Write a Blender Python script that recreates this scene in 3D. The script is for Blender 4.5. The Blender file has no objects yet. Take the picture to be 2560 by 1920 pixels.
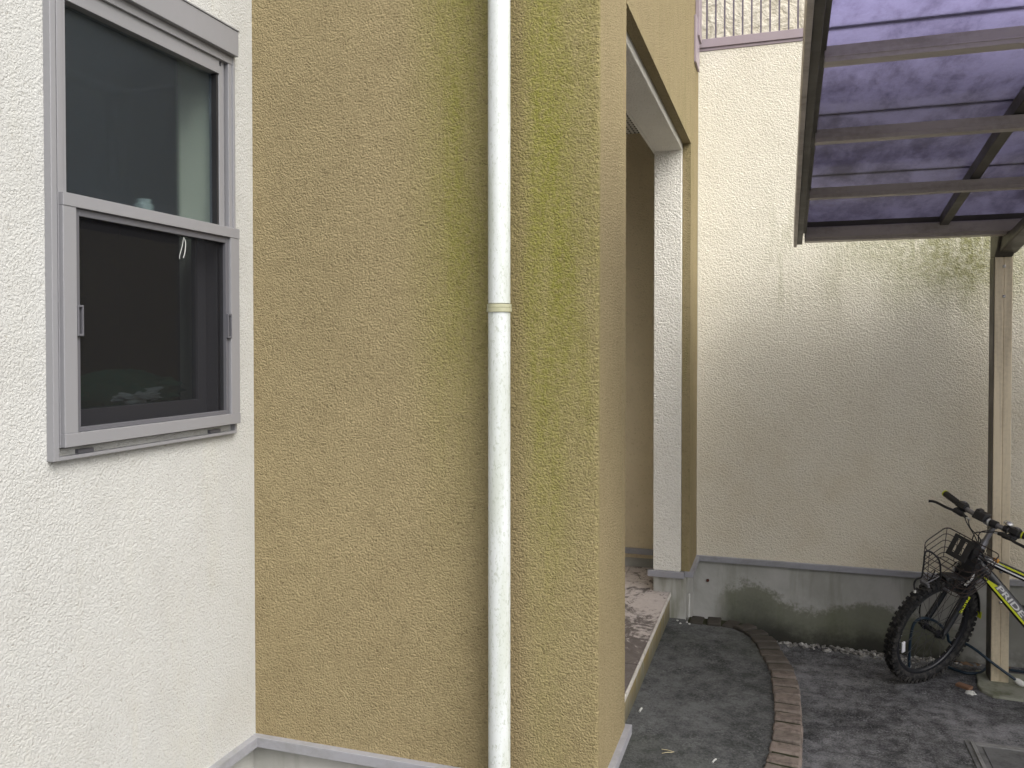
import bpy, bmesh, math, random
from mathutils import Vector, Matrix
random.seed(7)
R = math.radians
C = bpy.context.scene.collection
sc = bpy.context.scene

# ---------------------------------------------------------------- camera, sky, sun, exposure
cam_d = bpy.data.cameras.new('camera')
cam = bpy.data.objects.new('camera', cam_d); C.objects.link(cam)
cam.location = (0, 0, 1.646)
cam.rotation_euler = (R(90 - 1.0), 0, R(18.1))
cam_d.sensor_width = 36; cam_d.lens = 29.19
cam_d.shift_y = -59 / 2560
cam_d.clip_start = 0.05; cam_d.clip_end = 500
sc.camera = cam

SUN_EL, SUN_AZ = 48, 122          # azimuth measured clockwise from +Y: sun over the right shoulder
w = bpy.data.worlds.new('World'); sc.world = w; w.use_nodes = True
nt = w.node_tree; nt.nodes.clear()
sky = nt.nodes.new('ShaderNodeTexSky'); sky.sky_type = 'NISHITA'; sky.sun_disc = False
sky.sun_elevation = R(SUN_EL); sky.sun_rotation = R(SUN_AZ); sky.dust_density = 6; sky.air_density = 1.0
hs = nt.nodes.new('ShaderNodeHueSaturation'); hs.inputs['Saturation'].default_value = 0.22
bg = nt.nodes.new('ShaderNodeBackground'); bg.inputs[1].default_value = 0.15
wo = nt.nodes.new('ShaderNodeOutputWorld')
nt.links.new(sky.outputs[0], hs.inputs['Color']); nt.links.new(hs.outputs[0], bg.inputs[0]); nt.links.new(bg.outputs[0], wo.inputs[0])
sl = bpy.data.lights.new('sun', 'SUN'); sl.energy = .75; sl.angle = R(60); sl.color = (1.0, 0.96, 0.9)
so = bpy.data.objects.new('sun', sl); C.objects.link(so)
dirv = Vector((math.sin(R(SUN_AZ)) * math.cos(R(SUN_EL)), math.cos(R(SUN_AZ)) * math.cos(R(SUN_EL)), math.sin(R(SUN_EL))))
so.rotation_euler = dirv.to_track_quat('Z', 'Y').to_euler(); so.location = (4, -4, 8)
sc.view_settings.view_transform = 'Standard'; sc.view_settings.look = 'None'
sc.view_settings.exposure = 0.86; sc.view_settings.gamma = 1.0
sc.cycles.max_bounces = 10; sc.cycles.diffuse_bounces = 5; sc.cycles.transparent_max_bounces = 16

# ---------------------------------------------------------------- node helpers
class N:
    def __init__(s, name, rough=0.8, metal=0.0, spec=0.3):
        s.m = bpy.data.materials.new(name); s.m.use_nodes = True
        s.t = s.m.node_tree; s.b = s.t.nodes['Principled BSDF']
        s.b.inputs['Roughness'].default_value = rough
        s.b.inputs['Metallic'].default_value = metal
        s.b.inputs['Specular IOR Level'].default_value = spec
        s._p = None; s._x = None
    def new(s, t): return s.t.nodes.new(t)
    def put(s, inp, v):
        if hasattr(v, 'is_output') : s.t.links.new(v, inp)
        elif isinstance(v, (tuple, list)) and len(v) == 3 and inp.type == 'RGBA': inp.default_value = (*v, 1)
        else: inp.default_value = v
    def pos(s):
        if s._p is None: s._p = s.new('ShaderNodeNewGeometry').outputs['Position']
        return s._p
    def xyz(s):
        if s._x is None:
            n = s.new('ShaderNodeSeparateXYZ'); s.t.links.new(s.pos(), n.inputs[0]); s._x = n.outputs
        return s._x
    def sc(s, v, k):
        n = s.new('ShaderNodeVectorMath'); n.operation = 'MULTIPLY'; s.put(n.inputs[0], v); n.inputs[1].default_value = k
        return n.outputs[0]
    def noise(s, scale, detail=3, rough=.55, dist=0, vec=None):
        n = s.new('ShaderNodeTexNoise'); s.put(n.inputs['Vector'], vec if vec is not None else s.pos())
        n.inputs['Scale'].default_value = scale; n.inputs['Detail'].default_value = detail
        n.inputs['Roughness'].default_value = rough; n.inputs['Distortion'].default_value = dist
        return n.outputs['Fac']
    def vor(s, scale, feat='F1', vec=None):
        n = s.new('ShaderNodeTexVoronoi'); n.feature = feat; s.put(n.inputs['Vector'], vec if vec is not None else s.pos())
        n.inputs['Scale'].default_value = scale
        return n.outputs['Distance']
    def ma(s, op, a, b=0.0, c=0.0):
        n = s.new('ShaderNodeMath'); n.operation = op
        for i, v in enumerate((a, b, c)):
            if i < len(n.inputs): s.put(n.inputs[i], v)
        return n.outputs[0]
    def ss(s, v, a, b, lo=0.0, hi=1.0):
        n = s.new('ShaderNodeMapRange'); n.interpolation_type = 'SMOOTHSTEP'
        s.put(n.inputs[0], v)
        for i, q in enumerate((a, b, lo, hi)): n.inputs[i + 1].default_value = q
        return n.outputs[0]
    def gs(s, v, c, wd):            # bell curve
        a = s.ma('DIVIDE', s.ma('SUBTRACT', v, c), wd)
        return s.ma('EXPONENT', s.ma('MULTIPLY', s.ma('MULTIPLY', a, a), -1.0))
    def mul(s, a, b): return s.ma('MULTIPLY', a, b)
    def add(s, a, b): return s.ma('ADD', a, b)
    def mix(s, f, a, b, mode='MIX'):
        n = s.new('ShaderNodeMix'); n.data_type = 'RGBA'; n.blend_type = mode; n.clamp_factor = True
        s.put(n.inputs[0], f); s.put(n.inputs[6], a); s.put(n.inputs[7], b)
        return n.outputs[2]
    def col(s, v): s.put(s.b.inputs['Base Color'], v); return s
    def rgh(s, v): s.put(s.b.inputs['Roughness'], v); return s
    def bump(s, h, strength=.5, dist=.004):
        n = s.new('ShaderNodeBump'); n.inputs['Strength'].default_value = strength; n.inputs['Distance'].default_value = dist
        s.put(n.inputs['Height'], h); s.t.links.new(n.outputs[0], s.b.inputs['Normal']); return s

def stucco(name, base, pit, scale=95, amt=1.0, stain=None, pits=.5, bd=.005):
    n = N(name, .9, 0, .12)
    a = n.noise(scale, 2.0, .55, .45)
    b = n.noise(scale * .33, 2, .5, .4)
    h = n.add(n.ss(a, .30, .66), n.mul(b, .35))
    big = n.noise(1.3, 3, .6)
    c = n.mix(n.ss(big, .3, .7, 0, .16), base, tuple(q * .8 for q in base))
    c = n.mix(n.ss(n.noise(6, 4, .7), .42, .72, 0, .10), c, pit)
    if stain: c = stain(n, c)
    if stain is tan_stain_and_shade: c = n.mix(n.mul(n.ss(n.noise(60, 3, .65), .50, .64), .15), c, pit)
    spot = n.mul(n.ss(a, .43, .33), n.ss(n.noise(scale * .5, 2, .6), .36, .6))  # hollows darkened in the colour, since bump casts no self-shadow
    c = n.mix(n.mul(spot, pits), c, pit)
    n.col(c); n.bump(h, amt, bd)
    return n.m

def tan_stain_and_shade(n, c):
    x, y, z = n.xyz()
    streak = n.noise(1.0, 4, .6, .3, vec=n.sc(n.pos(), (16, 16, 2.2)))
    sv = n.add(.5, n.mul(n.ss(streak, .25, .75), .5))
    front = n.ss(y, 2.185, 2.163)
    g = n.add(n.mul(n.gs(x, -.85, .125), n.ss(z, .9, 2.2, .25, 1.0)), n.add(n.mul(n.gs(x, -.615, .07), 1.1), n.mul(n.gs(x, -.50, .09), .65)))
    top = n.ss(z, .7, 1.7, .25, 1)
    f = n.mul(n.mul(n.mul(g, sv), top), front)
    spk = n.ss(n.noise(70, 3, .7), .3, .6, .55, 1.0)
    c = n.mix(n.mul(f, spk), c, (.225, .215, .052))
    low = n.mul(n.mul(front, n.ss(z, 1.3, .5)), n.ss(n.noise(4, 4, .6), .35, .7, .02, .16)); c = n.mix(low, c, (.24, .17, .08))  # patchy brown darkening at the foot stands in for weaker light there
    far = n.mul(n.ss(y, 2.9, 3.3), n.mul(n.ss(streak, .45, .7), .35))
    c = n.mix(far, c, (.20, .18, .07))
    damp = n.mul(n.gs(x, -.70, .035), n.mul(front, .28))
    c = n.mix(damp, c, (.16, .105, .06))
    return c
def back_stain_and_light(n, c):
    x, y, z = n.xyz()
    st = n.noise(1.0, 5, .6, .2, vec=n.sc(n.pos(), (5.5, 5.5, 1.7))); thin = n.noise(1.0, 3, .6, .1, vec=n.sc(n.pos(), (26, 26, 2.5)))
    fine = n.noise(30, 5, .75)
    low_e = n.add(n.mul(st, .60), 1.52)                         # ragged lower limit of the band
    band = n.mul(n.ss(n.ma('SUBTRACT', z, low_e), -.10, .28), n.ss(z, 2.62, 2.25))
    band = n.mul(band, n.add(.55, n.mul(n.ss(fine, .35, .6), .45)))
    wash = n.mul(n.ss(thin, .52, .66), n.ss(z, 2.0, 2.2))        # clean runs below the gutter
    xr = n.add(n.mul(n.ss(x, .06, .40), .52), n.mul(n.gs(x, .88, .25), .45))
    xr = n.add(xr, n.mul(n.mul(n.gs(x, .0, .09), n.ss(thin, .40, .6)), .40))
    f = n.mul(n.mul(band, xr), n.ma('SUBTRACT', 1.0, n.mul(wash, .5)))
    c = n.mix(f, c, (.25, .25, .115))
    low = n.mul(n.ss(z, 2.0, .6), n.add(.30, n.mul(n.ss(n.noise(3, 4, .6), .35, .7), .2)))  # warm low tint: discoloured stucco plus warmer light painted in
    return n.mix(low, c, (.66, .56, .38))
def cream_stain(n, c):
    c = n.mix(n.mul(n.ss(n.xyz()[2], 1.2, .45), n.mul(n.ss(n.noise(4, 5, .7), .4, .7), .14)), c, (.36, .31, .22))
    x, y, z = n.xyz()
    st = n.noise(1.0, 4, .6, .3, vec=n.sc(n.pos(), (14, 14, 1.5)))
    return n.mix(n.mul(n.ss(st, .5, .75), .12), c, (.5, .47, .33))

M = {}
M['tan'] = stucco('tan_stucco', (.328, .268, .150), (.085, .06, .030), 172, .9, tan_stain_and_shade, .72, .0036)
M['cream'] = stucco('cream_stucco', (.475, .475, .455), (.22, .20, .16), 175, .65, cream_stain, .6, .0022)
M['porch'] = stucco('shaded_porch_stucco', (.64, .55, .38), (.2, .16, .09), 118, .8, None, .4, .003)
M['back'] = stucco('pale_stucco', (.80, .765, .655), (.38, .34, .24), 128, .85, back_stain_and_light, .42, .0034)
M['surround'] = stucco('ivory_stucco', (.80, .775, .70), (.33, .29, .2), 120, .9, None, .4, .0036)
def rock():
    n = N('rock_face_siding', .9, 0, .1)
    v = n.noise(11, 5, .65, 1.2); a = n.noise(40, 3, .6)
    n.col(n.mix(n.ss(v, .35, .6), (.60, .55, .44), (.78, .73, .62)))
    n.bump(n.add(v, n.mul(a, .25)), .8, .035); return n.m
M['rock'] = rock()

def metal(name, col, rough=.45, met=.35, dirt=.12, dirtc=(.12, .11, .09), streak=(3, 3, 3), bumpy=0):
    n = N(name, rough, met, .4)
    a = n.noise(1.0, 5, .65, .2, vec=n.sc(n.pos(), streak)); b = n.noise(60, 3, .6)
    f = n.mul(n.ss(n.add(n.mul(a, .75), n.mul(b, .25)), .42, .72), dirt)
    n.col(n.mix(f, col, dirtc)); n.rgh(n.ss(a, .3, .7, rough - .06, rough + .12))
    if bumpy: n.bump(b, bumpy, .001)
    return n.m
M['sash'] = metal('brushed_window_aluminium', (.27, .27, .285), .42, .25, .18, (.24, .22, .22), (5, 5, 2))
M['trim'] = metal('grey_base_flashing', (.33, .33, .36), .5, .25, .45, (.17, .17, .13), (7, 7, 12))
M['screenframe'] = metal('dark_screen_frame', (.12, .12, .135), .45, .2, .2)
M['bronze'] = metal('bronze_aluminium', (.42, .375, .34), .42, .12, .45, (.12, .105, .07), (4, 14, 14), .1)
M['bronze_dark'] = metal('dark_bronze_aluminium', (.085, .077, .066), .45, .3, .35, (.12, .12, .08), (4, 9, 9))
M['post'] = metal('weathered_post_aluminium', (.74, .64, .47), .38, .6, .5, (.27, .22, .15), (18, 18, 1.0))
M['rail'] = metal('lilac_bronze_rail', (.35, .295, .325), .42, .25, .2, (.25, .2, .2), (4, 9, 9))
M['bar'] = metal('dark_rail_bar', (.14, .12, .15), .45, .2, .1)
M['black'] = metal('black_plastic', (.018, .018, .02), .42, 0, .3, (.04, .04, .04))
M['blackpaint'] = metal('black_frame_paint', (.012, .013, .017), .25, 0, .2, (.05, .05, .045))
M['wire'] = metal('dark_basket_wire', (.05, .04, .038), .4, .3, .5, (.09, .05, .03), (30, 30, 30))
M['chrome'] = metal('dull_chrome', (.62, .62, .62), .25, .9, .3, (.2, .18, .15), (30, 30, 30))
M['steel'] = metal('grey_bar_tube', (.22, .22, .24), .35, .5, .3)
M['lime'] = metal('lime_yellow_paint', (.62, .68, .03), .35, 0, .12, (.2, .2, .05))
M['white'] = metal('white_paint', (.75, .75, .74), .35, 0, .2, (.4, .4, .36))
M['silver'] = metal('silver_lettering', (.55, .56, .57), .35, .4, .2)
M['orange'] = metal('orange_plastic', (.65, .30, .04), .4, 0, .2)
M['spoke'] = metal('spoke_wire', (.10, .10, .10), .4, .6, .2)
M['reflector'] = metal('white_reflector', (.75, .75, .78), .2, 0, .15)
M['hose'] = metal('blue_black_cable_cover', (.006, .020, .036), .45, 0, .3, (.03, .03, .03), (15, 15, 15))
M['leaf'] = metal('dry_brown_leaf', (.17, .10, .055), .8, 0, .5)
M['straw'] = metal('dry_straw', (.5, .44, .28), .8, 0, .3)
M['dullwhite'] = metal('chalky_white', (.55, .55, .52), .8, 0, .5, (.3, .3, .25), (20, 20, 20))
def pipe_m():
    n = N('weathered_white_pipe', .42, 0, .45)
    sp = n.noise(1.0, 4, .7, .8, vec=n.sc(n.pos(), (150, 150, 75)))
    x, y, z = n.xyz()
    lo = n.ss(z, 3.0, 1.7, .25, 1.0)
    f = n.mul(n.ss(sp, .54, .62), n.mul(lo, .6))
    g = n.noise(1.0, 3, .5, .2, vec=n.sc(n.pos(), (30, 30, 3)))
    c = n.mix(n.mul(n.ss(g, .38, .66), .55), (.61, .64, .64), (.43, .46, .38))
    n.col(n.mix(f, c, (.34, .37, .30))); return n.m
M['pipe'] = pipe_m()
M['collar'] = metal('greened_pipe_collar', (.40, .39, .27), .55, 0, .5, (.28, .30, .18), (40, 40, 40))

def concrete():
    n = N('stained_foundation_concrete', .9, 0, .15)
    x, y, z = n.xyz()
    a = n.noise(2.2, 5, .62, .3); b = n.noise(14, 4, .6); st = n.noise(1, 4, .6, .2, vec=n.sc(n.pos(), (12, 12, 2)))
    c = n.mix(n.ss(a, .35, .65), (.33, .33, .30), (.47, .465, .44))
    c = n.mix(n.mul(n.ss(st, .5, .7), .35), c, (.17, .18, .12))
    # moss line on the back foundation
    hump = n.add(n.mul(n.gs(x, -.17, .20), .15), n.mul(n.gs(x, .46, .22), .10))
    bd = n.add(n.add(hump, .185), n.add(n.mul(n.ma('SUBTRACT', b, .5), .15), n.mul(n.ma('SUBTRACT', n.noise(55, 4, .7), .5), .10)))
    on = n.mul(n.mul(n.ss(x, -.40, -.26), n.ss(x, 1.0, .72)), n.ss(y, 4.6, 4.75))
    below = n.mul(n.ss(n.ma('SUBTRACT', bd, z), -.01, .05), on)
    c = n.mix(n.mul(below, .70), c, (.105, .115, .06))
    deep = n.mul(n.mul(n.ss(n.add(n.ma('SUBTRACT', bd, z), n.mul(n.ma('SUBTRACT', a, .5), .24)), .03, .26), n.add(.55, n.mul(n.ss(z, .16, .03), .45))), on)
    c = n.mix(n.mul(deep, .9), c, (.020, .021, .019))
    foot = n.mul(n.ss(z, .14, .0), n.mul(n.ss(b, .35, .6), .45))
    c = n.mix(foot, c, (.06, .055, .045))
    side = n.mul(n.mul(n.ss(y, 4.6, 4.4), n.ss(y, 4.2, 4.35)), n.ss(st, .36, .6))
    c = n.mix(n.mul(side, .55), c, (.13, .135, .07))
    n.col(c); n.bump(b, .25, .003); return n.m
M['concrete'] = concrete()
def kerbconc():
    n = N('rough_mortar', .95, 0, .1); b = n.noise(30, 5, .7)
    n.col(n.mix(b, (.012, .013, .008), (.065, .068, .04))); n.bump(b, .5, .004); return n.m
M['mortar'] = kerbconc()
def riser():
    n = N('stained_step_riser', .85, 0, .15)
    st = n.noise(1, 4, .65, .3, vec=n.sc(n.pos(), (14, 14, 3))); z = n.xyz()[2]
    c = n.mix(n.ss(st, .35, .65), (.30, .225, .085), (.33, .30, .21))
    c = n.mix(n.mul(n.ss(z, .32, .22), .75), c, (.085, .085, .07))
    c = n.mix(n.mul(n.ss(n.noise(1, 3, .6, 0, vec=n.sc(n.pos(), (25, 25, 5))), .58, .68), .5), c, (.10, .12, .04))
    n.col(c); n.bump(st, .2, .002); return n.m
M['riser'] = riser()
def tile():
    n = N('worn_porch_tile', .6, 0, .3)
    x, y, z = n.xyz()
    a = n.noise(1, 5, .7, 1.6, vec=n.sc(n.pos(), (11, 7, 7))); b = n.noise(45, 4, .7, .8); big = n.noise(2.6, 2, .5)
    c = n.mix(n.ss(b, .4, .6, 0, .35), (.56, .50, .47), (.44, .39, .36))
    near = n.ss(y, 4.4, 3.3, .02, .22)
    d = n.ss(n.add(n.add(n.mul(a, .55), n.mul(b, .3)), n.mul(big, .3)), .57, .67)
    d2 = n.ss(n.add(n.add(n.mul(a, .55), n.mul(b, .3)), n.add(n.mul(big, .3), near)), .62, .74)
    c = n.mix(n.mul(n.ma('MAXIMUM', d, d2), .82), c, (.060, .048, .042))
    n.col(c); n.rgh(n.ss(a, .4, .6, .45, .8)); n.bump(b, .15, .001); return n.m
M['tile'] = tile()
M['nosing'] = metal('pale_step_nosing', (.62, .59, .54), .6, 0, .45, (.22, .19, .13), (20, 20, 20))
def ceiling():
    n = N('perforated_soffit_board', .85, 0, .15)
    x, y, z = n.xyz()
    fx = n.ma('FRACT', n.mul(x, 42.0)); fy = n.ma('FRACT', n.mul(y, 22.0))
    hole = n.mul(n.ma('LESS_THAN', fx, .42), n.ma('LESS_THAN', fy, .62))
    n.col(n.mix(hole, (.66, .64, .60), (.05, .05, .045))); return n.m
M['soffit'] = ceiling()

def asphalt(name, dark, pale, k, greenish=.3):
    n = N(name, .92, 0, .2)
    x, y, z = n.xyz()
    big = n.noise(1.1, 8, .75, .2); med = n.noise(13, 8, .75, .25); fine = n.noise(120, 3, .7); grit = n.vor(230)
    f = n.ss(n.add(n.add(n.mul(big, .45), n.mul(med, .42)), n.mul(fine, .26)), .46 - k, .70 - k)
    c = n.mix(f, dark, pale)
    patch = n.ss(n.add(n.mul(n.noise(9, 8, .8, .3), .7), n.mul(fine, .35)), .58, .62)
    c = n.mix(n.mul(patch, .45), c, tuple(q * 1.25 for q in pale))
    spk = n.mul(n.ss(grit, .16, .05), n.ss(n.noise(60, 2, .5), .5, .62))
    c = n.mix(n.mul(spk, .8), c, (.34, .33, .31))
    c = n.mix(n.mul(n.ss(n.noise(2.4, 3, .6), .5, .7), greenish), c, (.06, .068, .05))
    n.col(c); n.bump(n.add(fine, n.mul(med, .9)), .8, .006)
    return n.m, n
M['drive'], _ = asphalt('worn_dark_asphalt', (.036, .036, .038), (.27, .27, .278), 0.0, .25)
M['patio'], pn = asphalt('mottled_dark_patio', (.034, .036, .035), (.145, .148, .148), .02, .3)
def brickm():
    n = N('worn_edging_brick', .9, 0, .15)
    oi = n.new('ShaderNodeObjectInfo'); r = oi.outputs['Random']
    y = n.xyz()[1]
    a = n.noise(22, 5, .7, .4); b = n.noise(180, 3, .6)
    c = n.mix(r, (.160, .136, .118), (.225, .184, .158))
    c = n.mix(n.ss(a, .42, .68, 0, .75), c, (.085, .068, .058))
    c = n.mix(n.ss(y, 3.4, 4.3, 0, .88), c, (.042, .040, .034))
    n.col(c); n.bump(n.add(a, n.mul(b, .5)), .6, .004); return n.m
M['brick'] = brickm()
def stone():
    n = N('pale_gravel_stone', .85, 0, .2); a = n.noise(28, 3, .6)
    n.col(n.mix(n.ss(a, .38, .62), (.12, .115, .105), (.38, .37, .345))); return n.m
M['stone'] = stone()
def rubber():
    n = N('tyre_rubber', .75, 0, .25); a = n.noise(40, 4, .6)
    n.col(n.mix(n.ss(a, .4, .7), (.013, .013, .014), (.055, .052, .048))); return n.m
M['rubber'] = rubber()

def roofpanel():
    m = bpy.data.materials.new('tinted_roof_panel'); m.use_nodes = True
    n = N('tinted_roof_panel_tmp'); bpy.data.materials.remove(m)
    n.m.name = 'tinted_roof_panel'; t = n.t; t.nodes.remove(n.b)
    out = [q for q in t.nodes if q.type == 'OUTPUT_MATERIAL'][0]
    x, y, z = n.xyz()
    dirt = n.add(n.mul(n.noise(1, 7, .7, .25, vec=n.sc(n.pos(), (6.5, 2.4, 3))), .7), n.mul(n.noise(1, 6, .8, .2, vec=n.sc(n.pos(), (38, 16, 10))), .3)); fine = n.noise(60, 4, .8, .3)
    f = n.ss(n.add(n.mul(dirt, .75), n.mul(fine, .25)), .36, .66, .68, .90)
    tr = n.new('ShaderNodeBsdfTransparent'); tr.inputs[0].default_value = (.40, .39, .58, 1)
    tl = n.new('ShaderNodeBsdfTranslucent')
    upper_light = n.ss(y, 3.15, 2.1)                      # upper panels coloured brighter, imitating more light coming through
    n.put(tl.inputs[0], n.mix(upper_light, n.mix(n.ss(dirt, .40, .62), (.34, .33, .40), (.185, .175, .215)), n.mix(n.ss(dirt, .40, .62), (.80, .77, 1.0), (.46, .43, .58))))
    df = n.new('ShaderNodeBsdfDiffuse'); df.inputs[0].default_value = (.12, .11, .15, 1)
    m1 = n.new('ShaderNodeMixShader'); m1.inputs[0].default_value = .25; t.links.new(tl.outputs[0], m1.inputs[1]); t.links.new(df.outputs[0], m1.inputs[2])
    m2 = n.new('ShaderNodeMixShader'); n.put(m2.inputs[0], f); t.links.new(tr.outputs[0], m2.inputs[1]); t.links.new(m1.outputs[0], m2.inputs[2])
    gl = n.new('ShaderNodeBsdfGlossy'); gl.inputs['Roughness'].default_value = .18
    fr = n.new('ShaderNodeFresnel'); fr.inputs[0].default_value = 1.45
    m3 = n.new('ShaderNodeMixShader'); n.put(m3.inputs[0], n.mul(fr.outputs[0], .5)); t.links.new(m2.outputs[0], m3.inputs[1]); t.links.new(gl.outputs[0], m3.inputs[2])
    t.links.new(m3.outputs[0], out.inputs[0]); return n.m
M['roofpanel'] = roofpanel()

def paneglass(name, frost):
    n = N(name); t = n.t; t.nodes.remove(n.b); out = [q for q in t.nodes if q.type == 'OUTPUT_MATERIAL'][0]
    if frost:
        a = n.new('ShaderNodeBsdfRefraction'); a.inputs['Roughness'].default_value = .22; a.inputs['IOR'].default_value = 1.02
        a.inputs[0].default_value = (.82, .86, .86, 1)
    else:
        a = n.new('ShaderNodeBsdfTransparent'); a.inputs[0].default_value = (.8, .85, .85, 1)
    gl = n.new('ShaderNodeBsdfGlossy'); gl.inputs['Roughness'].default_value = .32 if frost else .03
    if frost:
        bp = n.new('ShaderNodeBump'); bp.inputs['Strength'].default_value = .6; bp.inputs['Distance'].default_value = .002
        t.links.new(n.noise(330, 2, .6), bp.inputs['Height']); t.links.new(bp.outputs[0], gl.inputs['Normal']); t.links.new(bp.outputs[0], a.inputs['Normal'])
    fr = n.new('ShaderNodeFresnel'); fr.inputs[0].default_value = 1.5
    if frost:
        tt_ = n.new('ShaderNodeBsdfTransparent'); tt_.inputs[0].default_value = (.8, .85, .85, 1); ma = n.new('ShaderNodeMixShader'); ma.inputs[0].default_value = .55
        t.links.new(tt_.outputs[0], ma.inputs[1]); t.links.new(a.outputs[0], ma.inputs[2]); a = ma
    if frost:                                    # fine rolled grain of the obscured pane
        gd = n.new('ShaderNodeBsdfDiffuse'); gd.inputs[0].default_value = (.45, .55, .72, 1); mg_ = n.new('ShaderNodeMixShader')
        n.put(mg_.inputs[0], n.mul(n.ss(n.noise(420, 3, .8), .42, .70), .07)); t.links.new(a.outputs[0], mg_.inputs[1]); t.links.new(gd.outputs[0], mg_.inputs[2]); a = mg_
    mx = n.new('ShaderNodeMixShader'); n.put(mx.inputs[0], n.mul(fr.outputs[0], .09 if frost else .3))
    t.links.new(a.outputs[0], mx.inputs[1]); t.links.new(gl.outputs[0], mx.inputs[2]); t.links.new(mx.outputs[0], out.inputs[0])
    return n.m
M['frost'] = paneglass('obscured_window_glass', True)
M['glass'] = paneglass('clear_window_glass', False)
def meshm():
    n = N('insect_screen_mesh'); t = n.t; out = [q for q in t.nodes if q.type == 'OUTPUT_MATERIAL'][0]
    n.col((.012, .012, .014)); n.b.inputs['Roughness'].default_value = .7; n.b.inputs['Specular IOR Level'].default_value = .1
    tr = n.new('ShaderNodeBsdfTransparent'); mx = n.new('ShaderNodeMixShader'); mx.inputs[0].default_value = .62
    t.links.new(tr.outputs[0], mx.inputs[1]); t.links.new(n.b.outputs[0], mx.inputs[2]); t.links.new(mx.outputs[0], out.inputs[0]); return n.m
M['screen'] = meshm()
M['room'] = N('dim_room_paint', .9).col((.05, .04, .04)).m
M['jamb'] = N('cream_window_jamb', .7).col((.55, .54, .45)).m
M['green'] = metal('green_plastic_bag', (.008, .085, .055), .4, 0, .2)
M['crumple'] = metal('white_plastic_wrap', (.40, .42, .45), .35, 0, .1)
M['jar'] = metal('clear_jar_glass', (.20, .23, .23), .15, 0, .1)
M['string'] = metal('white_cord', (.7, .7, .68), .7, 0, .1)

# ---------------------------------------------------------------- mesh helpers
class MB:
    def __init__(s): s.bm = bmesh.new()
    def box(s, x0, x1, y0, y1, z0, z1):
        v = [s.bm.verts.new(p) for p in ((x0, y0, z0), (x1, y0, z0), (x1, y1, z0), (x0, y1, z0), (x0, y0, z1), (x1, y0, z1), (x1, y1, z1), (x0, y1, z1))]
        for f in ((0, 3, 2, 1), (4, 5, 6, 7), (0, 1, 5, 4), (1, 2, 6, 5), (2, 3, 7, 6), (3, 0, 4, 7)): s.bm.faces.new([v[i] for i in f])
        return s
    def obox(s, c, ax, ay, az, hx, hy, hz):
        c = Vector(c); v = []
        for k in (-1, 1):
            for i, j in ((-1, -1), (1, -1), (1, 1), (-1, 1)): v.append(s.bm.verts.new(c + ax * i * hx + ay * j * hy + az * k * hz))
        for f in ((0, 3, 2, 1), (4, 5, 6, 7), (0, 1, 5, 4), (1, 2, 6, 5), (2, 3, 7, 6), (3, 0, 4, 7)): s.bm.faces.new([v[i] for i in f])
        return s
    def tube(s, pts, r, n=8, closed=False, ell=None):
        pts = [Vector(p) for p in pts]; L = len(pts); rr = r if isinstance(r, (list, tuple)) else [r] * L
        tang = []
        for i in range(L):
            a = pts[(i - 1) % L] if (closed or i > 0) else pts[i]; b = pts[(i + 1) % L] if (closed or i < L - 1) else pts[i]
            tang.append((b - a).normalized())
        ref = Vector((0, 0, 1)) if abs(tang[0].z) < .9 else Vector((1, 0, 0))
        if ell: ref = ell[0]
        u = (ref - tang[0] * ref.dot(tang[0])).normalized(); rings = []
        for i in range(L):
            u = (u - tang[i] * u.dot(tang[i])).normalized(); v = tang[i].cross(u)
            k = ell[1] if ell else 1.0
            rings.append([s.bm.verts.new(pts[i] + (u * math.cos(2 * math.pi * j / n) * rr[i] + v * math.sin(2 * math.pi * j / n) * rr[i] * k)) for j in range(n)])
        for i in range(L if closed else L - 1):
            a, b = rings[i], rings[(i + 1) % L]
            if closed and i == L - 1:      # align seam
                best = min(range(n), key=lambda q: (b[q].co - a[0].co).length); b = b[best:] + b[:best]
            for j in range(n): s.bm.faces.new((a[j], a[(j + 1) % n], b[(j + 1) % n], b[j]))
        if not closed:
            s.bm.faces.new(rings[0][::-1]); s.bm.faces.new(rings[-1])
        return s
    def prism(s, poly, axis, a, b):          # polygon in the plane across axis, extruded a..b
        def mk(p, q): return {'x': (q, p[0], p[1]), 'y': (p[0], q, p[1]), 'z': (p[0], p[1], q)}[axis]
        A = [s.bm.verts.new(mk(p, a)) for p in poly]; B = [s.bm.verts.new(mk(p, b)) for p in poly]; n = len(poly)
        s.bm.faces.new(A[::-1]); s.bm.faces.new(B)
        for i in range(n): s.bm.faces.new((A[i], A[(i + 1) % n], B[(i + 1) % n], B[i]))
        return s
    def quad(s, *p): s.bm.faces.new([s.bm.verts.new(q) for q in p]); return s
    def obj(s, name, mat, parent=None, bevel=0, smooth=False, label=None):
        bmesh.ops.recalc_face_normals(s.bm, faces=s.bm.faces)
        me = bpy.data.meshes.new(name); s.bm.to_mesh(me); s.bm.free()
        o = bpy.data.objects.new(name, me); C.objects.link(o); me.materials.append(M[mat] if isinstance(mat, str) else mat)
        if smooth:
            for p in me.polygons: p.use_smooth = True
        if bevel:
            b = o.modifiers.new('bevel', 'BEVEL'); b.width = bevel; b.segments = 2; b.limit_method = 'ANGLE'; b.angle_limit = R(40)
        if smooth:
            try: me.set_sharp_from_angle(angle=R(42))
            except Exception: pass
        if parent: attach(o, parent)
        if label: o['label'] = label
        return o
def attach(o, p):
    bpy.context.view_layer.update()
    o.parent = p; o.matrix_parent_inverse = p.matrix_world.inverted()
def tag(o, label, cat, group=None, kind=None):
    if label: o['label'] = label
    if cat: o['category'] = cat
    if group: o['group'] = group
    if kind: o['kind'] = kind
    return o
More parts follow.
